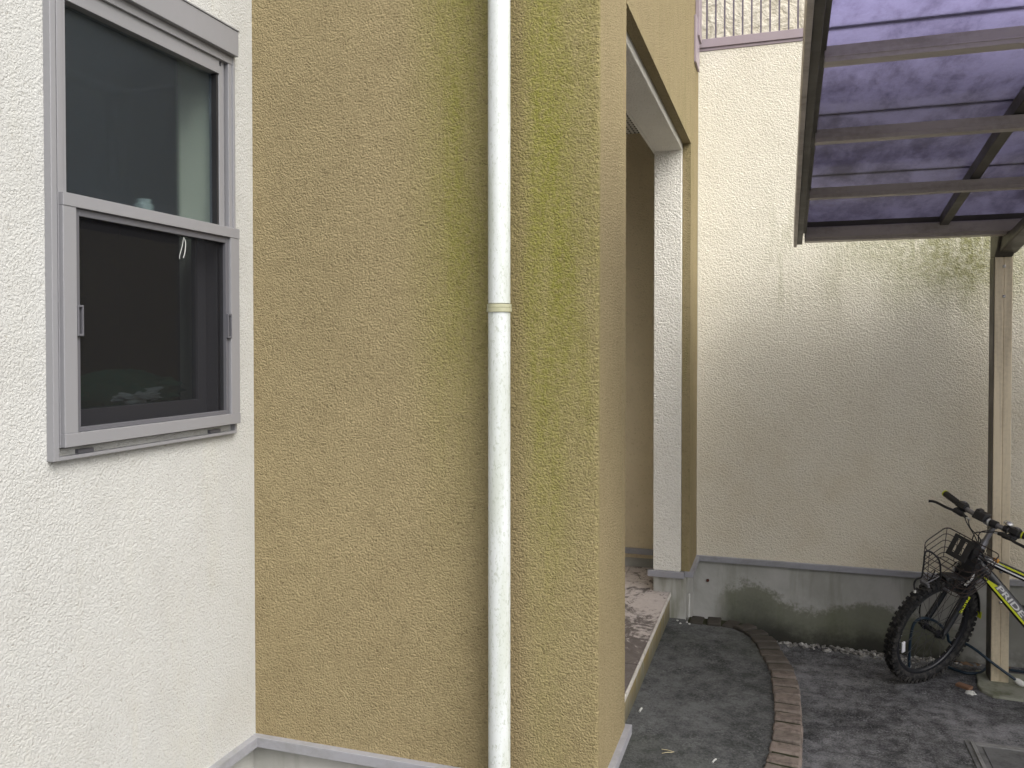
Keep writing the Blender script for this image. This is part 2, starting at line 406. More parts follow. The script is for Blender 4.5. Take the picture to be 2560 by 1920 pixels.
def thing(name, loc, label, cat, group=None):
    o = bpy.data.objects.new(name, None); C.objects.link(o); o.location = loc; o.empty_display_size = .1
    bpy.context.view_layer.update()
    return tag(o, label, cat, group)
def struct(o, label, kind='structure'):
    o['kind'] = kind; o['label'] = label; return o

def catmull(P, n=8, closed=False):
    P = [Vector(p) for p in P]; out = []; L = len(P)
    for i in range(L if closed else L - 1):
        if closed: p0, p1, p2, p3 = P[(i - 1) % L], P[i], P[(i + 1) % L], P[(i + 2) % L]
        else: p0, p1, p2, p3 = P[max(i - 1, 0)], P[i], P[i + 1], P[min(i + 2, L - 1)]
        for k in range(n):
            t = k / n
            out.append(.5 * ((2 * p1) + (p2 - p0) * t + (2 * p0 - 5 * p1 + 4 * p2 - p3) * t * t + (3 * p1 - p0 - 3 * p2 + p3) * t ** 3))
    if not closed: out.append(P[-1])
    return out

# ================================================================= GROUND
bm = MB(); bm.quad((-40, -40, 0), (40, -40, 0), (40, 60, 0), (-40, 60, 0))
struct(bm.obj('ground', 'drive'), 'worn dark asphalt drive with pale scuffed patches')

# brick arc that holds the raised patio
arc_pts = [(-.475, 4.414), (-.362, 4.412), (-.293, 4.411), (-.234, 4.398), (-.168, 4.345), (-.119, 4.275), (-.086, 4.193), (-.046, 4.017),
           (-.008, 3.844), (.008, 3.674), (.015, 3.50), (.017, 3.334), (.012, 3.17), (0, 3.0), (-.03, 2.84), (-.08, 2.69), (-.155, 2.56), (-.25, 2.45), (-.36, 2.38), (-.44, 2.35)]
arc = catmull([(x + .008, y, 0) for x, y in arc_pts], 12)
cum = [0]
for a, b in zip(arc, arc[1:]): cum.append(cum[-1] + (b - a).length)
def at(sv):
    for i in range(len(cum) - 1):
        if cum[i + 1] >= sv:
            t = (sv - cum[i]) / (cum[i + 1] - cum[i]); return arc[i].lerp(arc[i + 1], t), (arc[i + 1] - arc[i]).normalized()
    return arc[-1], (arc[-1] - arc[-2]).normalized()
ZP = .205
inner, outer = [], []
for i, p in enumerate(arc):
    t = (arc[min(i + 1, len(arc) - 1)] - arc[max(i - 1, 0)]).normalized(); nrm = Vector((-t.y, t.x, 0))   # t runs towards the camera: outward is +nrm
    outer.append(p + nrm * .045); inner.append(p - nrm * .045)
bm = MB()                                               # patio fill: a slab with a gently uneven top
poly = [(q.x, q.y) for q in inner] + [(-.50, 2.35), (-.62, 2.35), (-.62, 4.46), (-.50, 4.46)]
vs = [bm.bm.verts.new((x, y, ZP)) for x, y in poly]; f = bm.bm.faces.new(vs)
lo = [bm.bm.verts.new((x, y, -.05)) for x, y in poly]
for i in range(len(poly)): bm.bm.faces.new((vs[i], vs[(i + 1) % len(poly)], lo[(i + 1) % len(poly)], lo[i]))
o = bm.obj('patio', 'patio'); struct(o, 'raised mottled dark patio inside the curved brick edge')
bm = MB(); prev = None                                     # mortar bed the bricks stand on
for i in range(len(outer)):
    cur = [bm.bm.verts.new((outer[i].x, outer[i].y, -.03)), bm.bm.verts.new((outer[i].x, outer[i].y, ZP + .003)), bm.bm.verts.new((inner[i].x, inner[i].y, ZP + .0055)), bm.bm.verts.new((inner[i].x, inner[i].y, -.03))]
    if prev:
        for a in range(3): bm.bm.faces.new((prev[a], prev[a + 1], cur[a + 1], cur[a]))
    prev = cur
o = bm.obj('patio_edge_bed', 'mortar'); struct(o, 'dark mortar bed under the curved row of edging bricks')

nb = int(cum[-1] / .0872); ordw = ['first', 'second', 'third', 'fourth', 'fifth', 'sixth', 'seventh', 'eighth', 'ninth', 'tenth', 'eleventh', 'twelfth', 'thirteenth', 'fourteenth', 'fifteenth', 'sixteenth', 'seventeenth', 'eighteenth', 'nineteenth', 'twentieth']
ordw += ['twenty-' + q for q in ordw[:9]] + ['thirtieth'] + ['thirty-' + q for q in ordw[:9]]
cx, cy = -.6, 3.4
for i in range(nb):
    p, t = at(.045 + i * .0872)
    if p.x < -.44 and p.y < 3: break
    nrm = Vector((-t.y, t.x, 0)); a = random.uniform(-.035, .035)
    m = Matrix.Rotation(a, 3, 'Z'); t2 = m @ t; n2 = m @ nrm
    bm = MB(); zz = ZP - .018 + random.uniform(-.004, .004)
    bm.obox((p.x, p.y, zz) + (), n2, t2, Vector((0, 0, 1)), .052 + random.uniform(-.002, .003), .0345 + random.uniform(-.002, .001), .031)
    bmesh.ops.subdivide_edges(bm.bm, edges=bm.bm.edges, cuts=2, use_grid_fill=True)
    for v in bm.bm.verts: v.co += Vector((random.uniform(-1, 1), random.uniform(-1, 1), random.uniform(-1, 1))) * .0014
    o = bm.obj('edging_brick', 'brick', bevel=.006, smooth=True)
    tag(o, f'worn brown edging brick, {ordw[i]} along the curve counting from the house corner', 'brick', 'bricks edging the curved patio')

# ================================================================= HOUSE
house = thing('house', (-1.52, 2.17, 0), 'two-storey house with cream and tan rough stucco walls, grey base flashing and recessed porch', 'house')
XL, YT, XP, YB, ZT = -1.533, 2.158, -.464, 4.80, .458
WY0, WY1, WZ0, WZ1 = 1.425, 2.045, 1.415, 2.50
TOP = 5.6
bm = MB()
def wall_hole(bm, x0, x1, y0, y1, z0, z1, hy0, hy1, hz0, hz1):
    ys = [y0, hy0, hy1, y1]; zs = [z0, hz0, hz1, z1]
    for X in (x0, x1):
        for i in range(3):
            for j in range(3):
                if i == 1 and j == 1: continue
                bm.quad((X, ys[i], zs[j]), (X, ys[i + 1], zs[j]), (X, ys[i + 1], zs[j + 1]), (X, ys[i], zs[j + 1]))
    for (a, b) in ((y0, y0), (y1, y1)): bm.quad((x0, a, z0), (x1, a, z0), (x1, a, z1), (x0, a, z1))
    for q in (z0, z1): bm.quad((x0, y0, q), (x1, y0, q), (x1, y1, q), (x0, y1, q))
    for a in (hy0, hy1): bm.quad((x0, a, hz0), (x1, a, hz0), (x1, a, hz1), (x0, a, hz1))
    for q in (hz0, hz1): bm.quad((x0, hy0, q), (x1, hy0, q), (x1, hy1, q), (x0, hy1, q))
    bmesh.ops.remove_doubles(bm.bm, verts=bm.bm.verts, dist=.0001)
wall_hole(bm, XL - .16, XL, -3.5, YT, ZT, TOP, WY0, WY1, WZ0, WZ1)
bm.obj('side_wall', 'cream', house, label='cream rough stucco wall holding the tall narrow window')
bm = MB(); prev = None; e = .007; zz = ZT; rr = random.Random(3)
while True:
    def jt(k): return rr.gauss(0, k)
    j1, j2, j3, j4 = jt(.0009), jt(.0009), jt(.0009), jt(.0009)
    q = [(XL - .16, YT), (XP - e * 2.2, YT), (XP - e, YT + .0006 + j2 * .4), (XP - .0022 + j1, YT + .0022 + j2), (XP - .0006 + j1 * .4, YT + e), (XP, YT + e * 2.2), (XP, 2.56 - e * 2.2), (XP - .0005 + j3 * .4, 2.56 - e), (XP - .0022 + j3, 2.56 - .0022 + j4), (XP - e, 2.56), (XL - .16, 2.56)]
    cur = [bm.bm.verts.new((a, b, zz)) for a, b in q]
    if prev:
        for k in range(len(q)): bm.bm.faces.new((prev[k], prev[(k + 1) % len(q)], cur[(k + 1) % len(q)], cur[k]))
    else: bm.bm.faces.new(cur[::-1])
    prev = cur
    if zz >= TOP - .001: bm.bm.faces.new(cur); break
    zz = min(TOP, zz + (.0045 if zz < 3.4 else .2))
bm.obj('bay_wall', 'tan', house, label='wide tan stucco wall face behind the white downpipe')
# wall above and beyond the porch opening
bm = MB(); bm.prism([(2.561, 2.703), (4.425, 2.703), (4.425, ZT), (YB, ZT), (YB, TOP), (2.561, TOP)], 'x', -.506, XP)
bm.obj('porch_wall', 'tan', house, label='tan stucco wall over the porch opening')
# cream surround of the opening
bm = MB(); bm.prism([(2.562, ZT), (2.60, ZT), (2.60, 2.668), (4.405, 2.668), (4.405, ZT), (4.80, ZT), (4.80, 2.701), (2.562, 2.701)], 'x', -.652, -.508)
bm.obj('opening_surround', 'surround', house, bevel=.004, label='cream stucco surround of the porch opening')
bm = MB(); bm.box(-2.05, -.652, 4.85, 4.95, .40, 2.9); bm.obj('porch_back_wall', 'porch', house, label='shaded beige stucco wall at the far end of the porch')
bm = MB(); bm.box(-1.75, -1.65, 2.562, 4.849, .30, 2.884); bm.obj('porch_inner_wall', 'surround', house)
bm = MB(); bm.box(-2.05, -.652, 2.56, 4.85, 2.885, 2.93); bm.obj('porch_ceiling', 'soffit', house, label='perforated soffit board over the porch')
bm = MB(); bm.box(-.652, -.508, 2.60, 4.80, 2.704, 2.95); bm.box(-.66, -.652, 2.56, 4.85, 2.666, 2.885); bm.obj('lintel', 'surround', house)
bm = MB(); bm.box(-6, 6.5, YB + .25, YB + .26, 0, .2)
bm = MB(); bm.box(XP + .001, 6.5, YB, YB + .18, ZT, 3.30); bm.obj('back_wall', 'back', house, label='large pale beige stucco wall with green algae behind the carport')
bm = MB(); bm.box(-1.5, 6.5, 5.60, 5.75, 3.0, TOP + .4); bm.obj('upper_wall', 'rock', house, label='rock faced cream siding behind the balcony railing')
bm = MB(); bm.box(XP + .002, 6.5, YB + .18, 5.60, 3.18, 3.28); bm.obj('balcony_floor', 'concrete', house)
# foundations
bm = MB()
bm.box(XL - .14, XL - .025, -3.5, YT + .05, -.05, ZT - .032)
bm.box(XL - .10, XP - .025, YT + .026, 2.55, -.05, ZT - .034)
bm.box(-.652, XP - .018, 4.422, 4.86, -.05, ZT - .031)
bm.box(XP - .02, 6.5, YB + .02, YB + .17, -.05, ZT - .033)
bm.box(-2.1, -.64, 4.872, 4.94, 0, .44)
bm.obj('foundation', 'concrete', house, label='grey concrete foundation band with mossy black stains')
bm = MB(); bm.tube([(-.402, 4.822, .312), (-.402, 4.812, .312)], .0085, 12); bm.obj('anchor_plug', metal('rusty_plug', (.09, .03, .02), .8, 0, .3), house)
# base flashing
bm = MB()
bm.box(XL - .01, XL + .022, -3.5, YT - .022, ZT - .030, ZT)
bm.box(XL - .01, XP + .0185, YT - .022, YT + .01, ZT - .0305, ZT + .0005)
bm.box(XP - .01, XP + .019, YT + .0101, 2.575, ZT - .030, ZT)
bm.box(-.678, -.488, 4.383, 4.412, ZT - .0305, ZT + .001)
bm.box(-.4878, XP + .018, 4.418, 4.448, ZT - .030, ZT)
bm.box(XP - .01, XP + .018, 4.4482, YB - .0222, ZT - .0302, ZT - .0002)
bm.box(XP - .01, 6.5, YB - .022, YB + .01, ZT - .030, ZT)
bm.box(-2.05, -.654, 4.826, 4.86, ZT - .031, ZT)
bm.obj('base_flashing', 'trim', house, bevel=.0015, label='grey aluminium flashing strip along the wall base')
# balcony railing
bm = MB()
bm.box(XP + .004, 6.5, YB - .012, YB + .05, 3.318, 3.366); bm.box(XP + .004, 6.5, YB - .004, YB + .045, 3.301, 3.3178)
rail = bm.obj('balcony_railing', 'rail', house, bevel=.002, label='lilac brown balcony railing with thin dark bars')
bm = MB(); bm.box(XP + .004, 6.5, YB - .005, YB + .045, 4.30, 4.35); bm.obj('top_rail', 'rail', rail, bevel=.003)
for i in range(70):
    x = XP + .045 + i * .0485
    MB().box(x - .0045, x + .0045, YB + .005, YB + .022, 3.362, 4.305).obj('bar', 'bar', rail)
bm = MB(); bm.box(XP + .001, XP + .012, 4.56, 4.74, 3.17, 3.42); bm.box(XP + .001, XP + .022, 4.62, 4.76, 3.33, 3.75); bm.box(XP + .001, XP + .026, 4.44, 4.62, 3.60, 4.4); bm.box(XP+.001, XP + .018, 4.62, 4.785, 3.75, 4.4)
bm.obj('railing_end_plate', 'rail', house, bevel=.001)

# downpipe
px_, py_ = -.7265, 2.112
bm = MB(); bm.tube([(px_, py_, -.05), (px_, py_, 1.738)], .0300, 40); bm.tube([(px_, py_, 1.76), (px_, py_, TOP)], .0300, 40)
pipe = bm.obj('downpipe', 'pipe', house, smooth=True, label='weathered white round downpipe on the tan wall')
bm = MB(); bm.tube([(px_, py_, 1.736), (px_, py_, 1.737), (px_, py_, 1.747), (px_, py_, 1.748), (px_, py_, 1.749), (px_, py_, 1.758), (px_, py_, 1.7585)], [.0302, .0338, .0338, .0322, .0332, .0332, .0302], 40); bm.box(px_ - .008, px_ + .008, py_ + .02, YT, 1.739, 1.757)
bm.obj('collar', 'collar', pipe, smooth=True)
for z in (3.2, 4.4):
    MB().tube([(px_, py_, z), (px_, py_, z + .02)], .0335, 32).obj('collar', 'collar', pipe, smooth=True)

# ------------------------------------------------ window
XW = XL
win = bpy.data.objects.new('window', None); C.objects.link(win); win.location = (XW, 1.72, 1.42); attach(win, house)
win['label'] = 'tall narrow double-hung window with brushed aluminium frame and insect screen'
def wy(y): return 1.409 + (y - 1.393) * .995
def wz(z): return z - .010 if z < 1.6 else z + .003
def wbox(bm, y0, y1, z0, z1, d0, d1): bm.box(XW + d0, XW + d1, wy(y0), wy(y1), wz(z0), wz(z1))
bm = MB()   # outer casing
wbox(bm, 1.393, 1.408, 1.402, 2.478, -.05, .020); wbox(bm, 1.408, 1.4135, 1.43, 2.478, -.05, .012); wbox(bm, 1.4135, 1.428, 1.43, 2.46, -.05, .016)
wbox(bm, 2.032, 2.041, 1.402, 2.478, -.05, .016); wbox(bm, 2.016, 2.032, 1.43, 2.46, -.05, .012); wbox(bm, 2.009, 2.0155, 1.43, 2.46, -.05, -.012)
wbox(bm, 1.408, 2.034, 1.402, 1.410, -.05, .020); wbox(bm, 1.408, 2.034, 1.410, 1.4302, -.05, -.002)
wbox(bm, 1.4081, 2.0339, 2.455, 2.478, -.05, .014)
bm.obj('frame', 'sash', win, bevel=.0012)
bm = MB(); wbox(bm, 1.390, 2.040, 2.4782, 2.550, -.05, .030); wbox(bm, 1.388, 2.042, 2.550, 2.555, -.05, .033)
bm.obj('shutter_box', 'sash', win, bevel=.0015)
bm = MB()   # upper sash
wbox(bm, 1.428, 1.447, 1.97, 2.455, -.03, .006); wbox(bm, 1.998, 2.0085, 1.97, 2.455, -.03, .002); wbox(bm, 1.984, 1.9975, 1.97, 2.44, -.03, .004); wbox(bm, 1.447, 1.984, 2.416, 2.455, -.03, .0058)
us = bm.obj('upper_sash', 'sash', win, bevel=.001)
bm = MB(); wbox(bm, 1.445, 1.986, 1.96, 2.42, -.020, -.016); bm.obj('upper_pane', 'frost', win)
bm = MB(); wbox(bm, 1.976, 1.9838, 1.975, 2.415, -.0155, .001); bm.obj('glazing_gasket', 'black', win)
bm = MB()   # meeting rail and screen carrier frame
wbox(bm, 1.415, 2.040, 1.953, 1.982, -.02, .030); wbox(bm, 1.415, 2.040, 1.431, 1.461, -.01, .030)
wbox(bm, 1.4152, 1.452, 1.461, 1.953, -.01, .0285); wbox(bm, 2.000, 2.0398, 1.461, 1.953, -.01, .0285)
bm.obj('screen_surround', 'sash', win, bevel=.0012)
bm = MB()   # dark insect-screen frame
wbox(bm, 1.4525, 1.466, 1.4615, 1.9525, 0, .022); wbox(bm, 1.986, 1.9995, 1.4615, 1.9525, 0, .022); wbox(bm, 1.466, 1.986, 1.936, 1.9525, 0, .0218); wbox(bm, 1.466, 1.986, 1.4615, 1.472, 0, .0218)
bm.obj('screen_frame', 'screenframe', win, bevel=.001)
bm = MB(); bm.quad((XW + .012, wy(1.464), wz(1.47)), (XW + .012, wy(1.988), wz(1.47)), (XW + .012, wy(1.988), wz(1.938)), (XW + .012, wy(1.464), wz(1.938))); bm.obj('insect_screen', 'screen', win)
for y in (1.4595, 1.9925):
    bm = MB(); wbox(bm, y - .007, y - .003, 1.665, 1.735, .022, .030); wbox(bm, y + .006, y + .010, 1.665, 1.735, .022, .030); wbox(bm, y - .003, y + .006, 1.665, 1.670, .022, .030); wbox(bm, y - .003, y + .006, 1.730, 1.735, .022, .030)
    bm.obj('screen_latch', 'screenframe', win, bevel=.001)
bm = MB()   # inner sliding sash
wbox(bm, 1.42, 1.455, 1.44, 1.99, -.075, -.045); wbox(bm, 1.955, 2.02, 1.44, 1.99, -.072, -.05); wbox(bm, 1.455, 1.955, 1.44, 1.505, -.075, -.045); wbox(bm, 1.455, 1.955, 1.955, 1.99, -.075, -.045)
wbox(bm, 1.99, 2.0, 1.44, 1.955, -.05, -.012); wbox(bm, 1.42, 2.03, 1.4305, 1.44, -.09, -.01)
bm.obj('inner_sash', 'screenframe', win, bevel=.001)
bm = MB(); wbox(bm, 1.452, 1.958, 1.50, 1.96, -.062, -.058); bm.obj('lower_pane', 'glass', win)
bm = MB(); wbox(bm, 1.47, 1.515, 1.4105, 1.420, -.0019, .010); bm.obj('drain_clip', 'screenframe', win, bevel=.001)
bm = MB(); wbox(bm, 1.93, 1.975, 1.4105, 1.420, -.0019, .010); bm.obj('drain_clip', 'screenframe', win, bevel=.001)
# room behind the window
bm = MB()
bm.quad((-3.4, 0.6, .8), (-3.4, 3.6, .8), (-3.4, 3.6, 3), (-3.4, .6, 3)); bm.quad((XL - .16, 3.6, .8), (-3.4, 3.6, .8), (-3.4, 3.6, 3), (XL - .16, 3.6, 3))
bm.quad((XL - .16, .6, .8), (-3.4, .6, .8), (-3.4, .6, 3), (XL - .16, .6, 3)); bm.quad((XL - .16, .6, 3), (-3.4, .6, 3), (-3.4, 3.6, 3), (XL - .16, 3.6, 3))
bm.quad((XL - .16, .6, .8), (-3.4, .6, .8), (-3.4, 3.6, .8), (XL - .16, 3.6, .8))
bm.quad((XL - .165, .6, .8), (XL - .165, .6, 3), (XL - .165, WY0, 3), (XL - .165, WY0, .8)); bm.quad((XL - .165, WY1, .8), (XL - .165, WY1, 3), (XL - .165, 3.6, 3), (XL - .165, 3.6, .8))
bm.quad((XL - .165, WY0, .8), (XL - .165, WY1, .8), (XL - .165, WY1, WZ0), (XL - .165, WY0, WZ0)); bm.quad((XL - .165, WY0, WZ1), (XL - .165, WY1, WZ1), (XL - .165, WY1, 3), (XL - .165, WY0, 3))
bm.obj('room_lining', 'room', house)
bm = MB(); bm.box(XL - .158, XL - .076, WY1 - .022, WY1 - .001, WZ0 + .002, 1.94); bm.box(XL - .158, XL - .034, WY1 - .022, WY1 - .001, 1.94, WZ1 - .002)
bm.obj('inner_jamb', 'jamb', win)
bm = MB(); bm.box(XL - .158, XL - .076, WY0 + .001, WY0 + .02, WZ0 + .002, WZ1 - .002); bm.obj('inner_jamb', 'jamb', win)
bm = MB(); bm.box(XL - .175, XL - .091, WY0 + .001, WY1 - .001, WZ0 + .001, WZ0 + .018); bm.obj('sill', 'jamb', win)
# things on the inner sill
bm = MB(); X0 = XL - .125
JY = 1.845; bm.tube([(X0, JY, 1.99), (X0, JY, 1.992), (X0, JY, 2.03), (X0, JY, 2.036), (X0, JY, 2.045)], [.02, .024, .024, .017, .018], 24)
bm.box(XL - .145, XL - .098, 1.77, 1.90, 1.968, 1.9895)
tag(bm.obj('jar', 'jar', smooth=True), 'small clear glass jar standing on the rail inside the frosted upper window pane', 'jar')
def blob(cx, cy, cz, rx, ry, rz, amp, mat, name, seed=0, sub=4):
    b = MB(); bmesh.ops.create_icosphere(b.bm, subdivisions=sub, radius=1)
    from mathutils import noise as mn
    for v in b.bm.verts:
        d = 1 + amp * mn.noise(v.co * 2.3 + Vector((seed, 0, 0))) + amp * .5 * mn.noise(v.co * 6 + Vector((0, seed, 0)))
        v.co = Vector((cx + v.co.x * rx * d, cy + v.co.y * ry * d, cz + v.co.z * rz * d))
    return b.obj(name, mat, smooth=True)
tag(blob(XL - .128, 1.74, 1.525, .028, .22, .050, .5, 'green', 'plastic_bag', 3), 'dark green plastic bag lying along the inner sill behind the insect screen', 'bag')
tag(blob(XL - .105, 1.79, 1.513, .014, .08, .020, .8, 'crumple', 'plastic_wrap', 9), 'crumpled white plastic wrap in front of the green bag behind the screen', 'wrap')
bm = MB(); bm.tube(catmull([(XL + .014, 1.835, 1.935), (XL + .017, 1.838, 1.92), (XL + .016, 1.836, 1.895), (XL + .017, 1.829, 1.88)], 6), .0008, 6); bm.tube(catmull([(XL + .014, 1.834, 1.935), (XL + .016, 1.826, 1.91), (XL + .017, 1.815, 1.885), (XL + .016, 1.816, 1.876)], 6), .0006, 6)
tag(bm.obj('cord', 'string'), 'thin white cord hanging from the top of the insect screen', 'cord')

# unseen wall added behind the camera to block low sky light
blocker = thing('light_blocking_wall', (0.3, -2.1, 0), 'added grey wall behind the viewpoint, outside the frame, blocking low light', 'wall')
bm = MB(); bm.box(-1.4, 2.3, -2.2, -2.08, -.02, 1.9); bm.obj('blocker_body', 'concrete', blocker, bevel=.005); bm = MB(); bm.box(-1.4, 2.33, -2.23, -2.05, 1.9, 1.96); bm.obj('blocker_cap', 'concrete', blocker, bevel=.006)

# ================================================================= PORCH STEP
step = thing('porch_step', (-.56, 3.4, .22), 'raised porch step paved with worn pinkish tiles and a mossy ochre riser', 'step')
def zs(y): return .327 + .010 * (y - 3.1)
bm = MB(); bm.prism([(2.575, .0), (4.424, .0), (4.424, zs(4.42) - .014), (2.575, zs(2.575) - .014)], 'x', -.70, -.566)
bm.box(-2.04, -.701, 2.575, 4.868, 0, .31); bm.obj('riser', 'riser', step)
bm = MB(); ylines = [2.58, 2.82, 3.11, 3.40, 3.69, 3.98, 4.27, 4.4265, 4.56, 4.85, 4.866]
xlines = [-.5655, -.85, -1.14, -1.43, -1.72, -2.01]
for i in range(len(ylines) - 1):
    for j in range(len(xlines) - 1):
        y0, y1 = ylines[i] + .0022, ylines[i + 1] - .0022; x1, x0 = xlines[j] - .0022, xlines[j + 1] + .0022
        if x1 > -.652 and y0 > 4.40:
            x1 = -.655
        yy1 = min(y1, 4.422) if x1 > -.652 else y1
        v = [bm.bm.verts.new(p) for p in ((x0, y0, zs(y0) - .013), (x1, y0, zs(y0) - .013), (x1, yy1, zs(yy1) - .013), (x0, yy1, zs(yy1) - .013), (x0, y0, zs(y0)), (x1, y0, zs(y0)), (x1, yy1, zs(yy1)), (x0, yy1, zs(yy1)))]
        for f in ((0, 3, 2, 1), (4, 5, 6, 7), (0, 1, 5, 4), (1, 2, 6, 5), (2, 3, 7, 6), (3, 0, 4, 7)): bm.bm.faces.new([v[q] for q in f])
bm.obj('floor_tiles', 'tile', step, bevel=.001)
bm = MB(); bm.box(-1.66, -.57, 2.58, 4.42, .30, .3105); bm.obj('grout_bed', 'mortar', step)
bm = MB()
for i in range(7):
    y0, y1 = ylines[i] + .0015, min(ylines[i + 1] - .0015, 4.422)
    bm.prism([(y0, zs(y0) - .022), (y1, zs(y1) - .022), (y1, zs(y1) + .001), (y0, zs(y0) + .001)], 'x', -.5665, -.558)
bm.obj('nosing', 'nosing', step, bevel=.004, label='pale rounded nosing tiles with white grout line')
bm = MB(); bm.box(-.5945, -.5925, 2.58, 4.42, .30, .31)
bm.bm.free()

# ================================================================= CARPORT
cp = thing('carport', (1.006, 4.645, 0), 'cantilever carport with bronze aluminium frame and purple tinted roof panels', 'carport')
XR0, XR1 = .068, 5.2
KY = [4.42, 3.72, 3.07, 2.41, 1.75]; KZ = [2.165, 2.262, 2.345, 2.405, 2.44]
def zr(y):
    for i in range(4):
        if y >= KY[i + 1] or i == 3:
            t = (y - KY[i]) / (KY[i + 1] - KY[i]); p0 = KZ[max(i - 1, 0)] if i else 2 * KZ[0] - KZ[1]; p3 = KZ[min(i + 2, 4)] if i < 3 else 2 * KZ[4] - KZ[3]
            p1, p2 = KZ[i], KZ[i + 1]
            return .5 * (2 * p1 + (p2 - p0) * t + (2 * p0 - 5 * p1 + 4 * p2 - p3) * t * t + (3 * p1 - p0 - 3 * p2 + p3) * t ** 3)
def sweep(bm, x0, x1, y0, y1, a, b, n=28):
    ys = [y0 + (y1 - y0) * i / n for i in range(n + 1)]
    bm.prism([(y, zr(y) + a) for y in ys] + [(y, zr(y) + b) for y in ys[::-1]], 'x', x0, x1)
bm = MB(); bm.box(XR0 + .03, XR1, 4.385, 4.46, 2.165, 2.235); bm.box(XR0 + .031, XR1, 4.375, 4.384, 2.18, 2.232)
bm.obj('gutter_beam', 'bronze', cp, bevel=.003, label='bronze gutter beam with green algae film')
bm = MB(); sweep(bm, XR0 - .022, XR0 - .006, 4.468, KY[-1], -.012, .085); bm.obj('edge_trim', 'bronze', cp, bevel=.002)
bm = MB(); sweep(bm, XR0 - .0055, XR0 + .020, 4.466, KY[-1], 0, .08); sweep(bm, XR0 + .0205, XR0 + .037, 4.37, KY[-1], .03, .085); bm.obj('edge_beam', 'bronze_dark', cp, bevel=.002)
bm = MB(); sweep(bm, XR1, XR1 + .05, 4.466, KY[-1], 0, .08); bm.obj('edge_beam', 'bronze_dark', cp, bevel=.002)
for y in KY[1:]:
    z = zr(y); bm = MB(); bm.box(XR0 + .032, XR1 - .002, y - .024, y + .024, z, z + .043); bm.box(XR0 + .032, XR1 - .002, y - .026, y - .0241, z + .012, z + .016)
    bm.obj('purlin', 'bronze', cp, bevel=.003)
    bm = MB(); bm.box(XR0 + .03, XR1, y - .012, y + .012, z + .1015, z + .108); bm.obj('purlin_cap', 'bronze', cp, bevel=.002)
for x in (.70, 1.33, 1.96, 2.59, 3.22, 3.85, 4.48):
    bm = MB(); sweep(bm, x, x + .038, 4.374, KY[-1], .0455, .092); bm.obj('rafter', 'bronze_dark', cp, bevel=.002)
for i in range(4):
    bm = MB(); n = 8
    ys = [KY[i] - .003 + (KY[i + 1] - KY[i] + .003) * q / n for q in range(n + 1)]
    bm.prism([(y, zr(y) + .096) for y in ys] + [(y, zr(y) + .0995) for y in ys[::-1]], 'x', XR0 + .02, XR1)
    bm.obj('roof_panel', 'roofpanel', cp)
bm = MB(); bm.box(XR0 + .03, XR1, 4.40, 4.462, 2.236, 2.262); bm.obj('gutter_lip', 'bronze_dark', cp)
for X0p, first in ((.970, True), (4.3, False)):
    bm = MB(); bm.box(X0p, X0p + .0378, 4.550, 4.64, -.05, 2.076); bm.box(X0p + .0392, X0p + .077, 4.550, 4.64, -.05, 2.076); bm.box(X0p + .02, X0p + .06, 4.552, 4.63, -.05, 2.07)
    bm.obj('post', 'post', cp, bevel=.003, label='weathered beige aluminium carport post' if first else None)
    bm = MB(); bm.box(X0p - .0030, X0p - .0004, 4.5505, 4.6395, .0, 2.0755); bm.obj('dark_side_plate', 'bronze_dark', cp)  # thin dark plate laid on the left face of each post
    bm = MB(); bm.prism([(4.548, 2.0765), (4.642, 2.0765), (4.642, 2.30), (4.50, 2.30), (4.44, 2.22), (4.50, 2.12)], 'x', X0p - .002, X0p + .079)
    bm.obj('post_head', 'bronze_dark', cp, bevel=.006)
    bm = MB(); yy = [4.56 - i * .2 for i in range(13)]
    bm.prism([(y, zr(min(y, 4.42)) - .055 + max(0, y - 4.42) * -.15 + (4.56 - y) * .012) for y in yy] + [(y, zr(min(y, 4.42)) - .002 + (.0 if y < 4.36 else .06)) for y in yy[::-1]], 'x', X0p + .012, X0p + .092)
    bm.obj('cantilever_arm', 'bronze_dark', cp, bevel=.008)
    if first:
        for z in (2.03, 1.885, .55, .40):
            bm = MB(); bm.tube([(X0p + .039, 4.551, z), (X0p + .039, 4.546, z), (X0p + .039, 4.543, z)], [.0075, .0075, .003], 12); bm.obj('bolt', 'chrome', cp, smooth=True)

# ================================================================= small ground things
bm = MB()
vs = [(.898, 4.486), (.903, 4.412), (.94, 4.362), (1.065, 4.353), (1.28, 4.34), (1.32, 4.70), (.93, 4.69), (.915, 4.56)]
bm.prism(vs, 'z', -.03, .012); tag(bm.obj('footing_pad', metal('pale_cement', (.24, .245, .20), .9, 0, .9, (.10, .11, .06), (9, 9, 9), .5), bevel=.006), 'rough pale cement pad at the foot of the carport post', 'concrete pad')
bm = MB(); ax = Vector((.70, -.71, 0)); bm.obox((.836, 4.455, .003), ax, Vector((.71, .70, 0)), Vector((0, 0, 1)), .034, .017, .010)
for v in bm.bm.verts: v.co += Vector((random.uniform(-1, 1), random.uniform(-1, 1), 0)) * .005
tag(bm.obj('brick_fragment', metal('orange_brick', (.20, .11, .065), .9, 0, .5, (.15, .1, .08), (30, 30, 30)), bevel=.003), 'flat broken orange brick piece on the asphalt beside the cement pad', 'brick piece')
o = blob(.850, 4.380, .004, .022, .012, .011, .5, 'dullwhite', 'stone_chip', 5, 3); tag(o, 'small white stone chip beside the orange brick piece', 'stone')
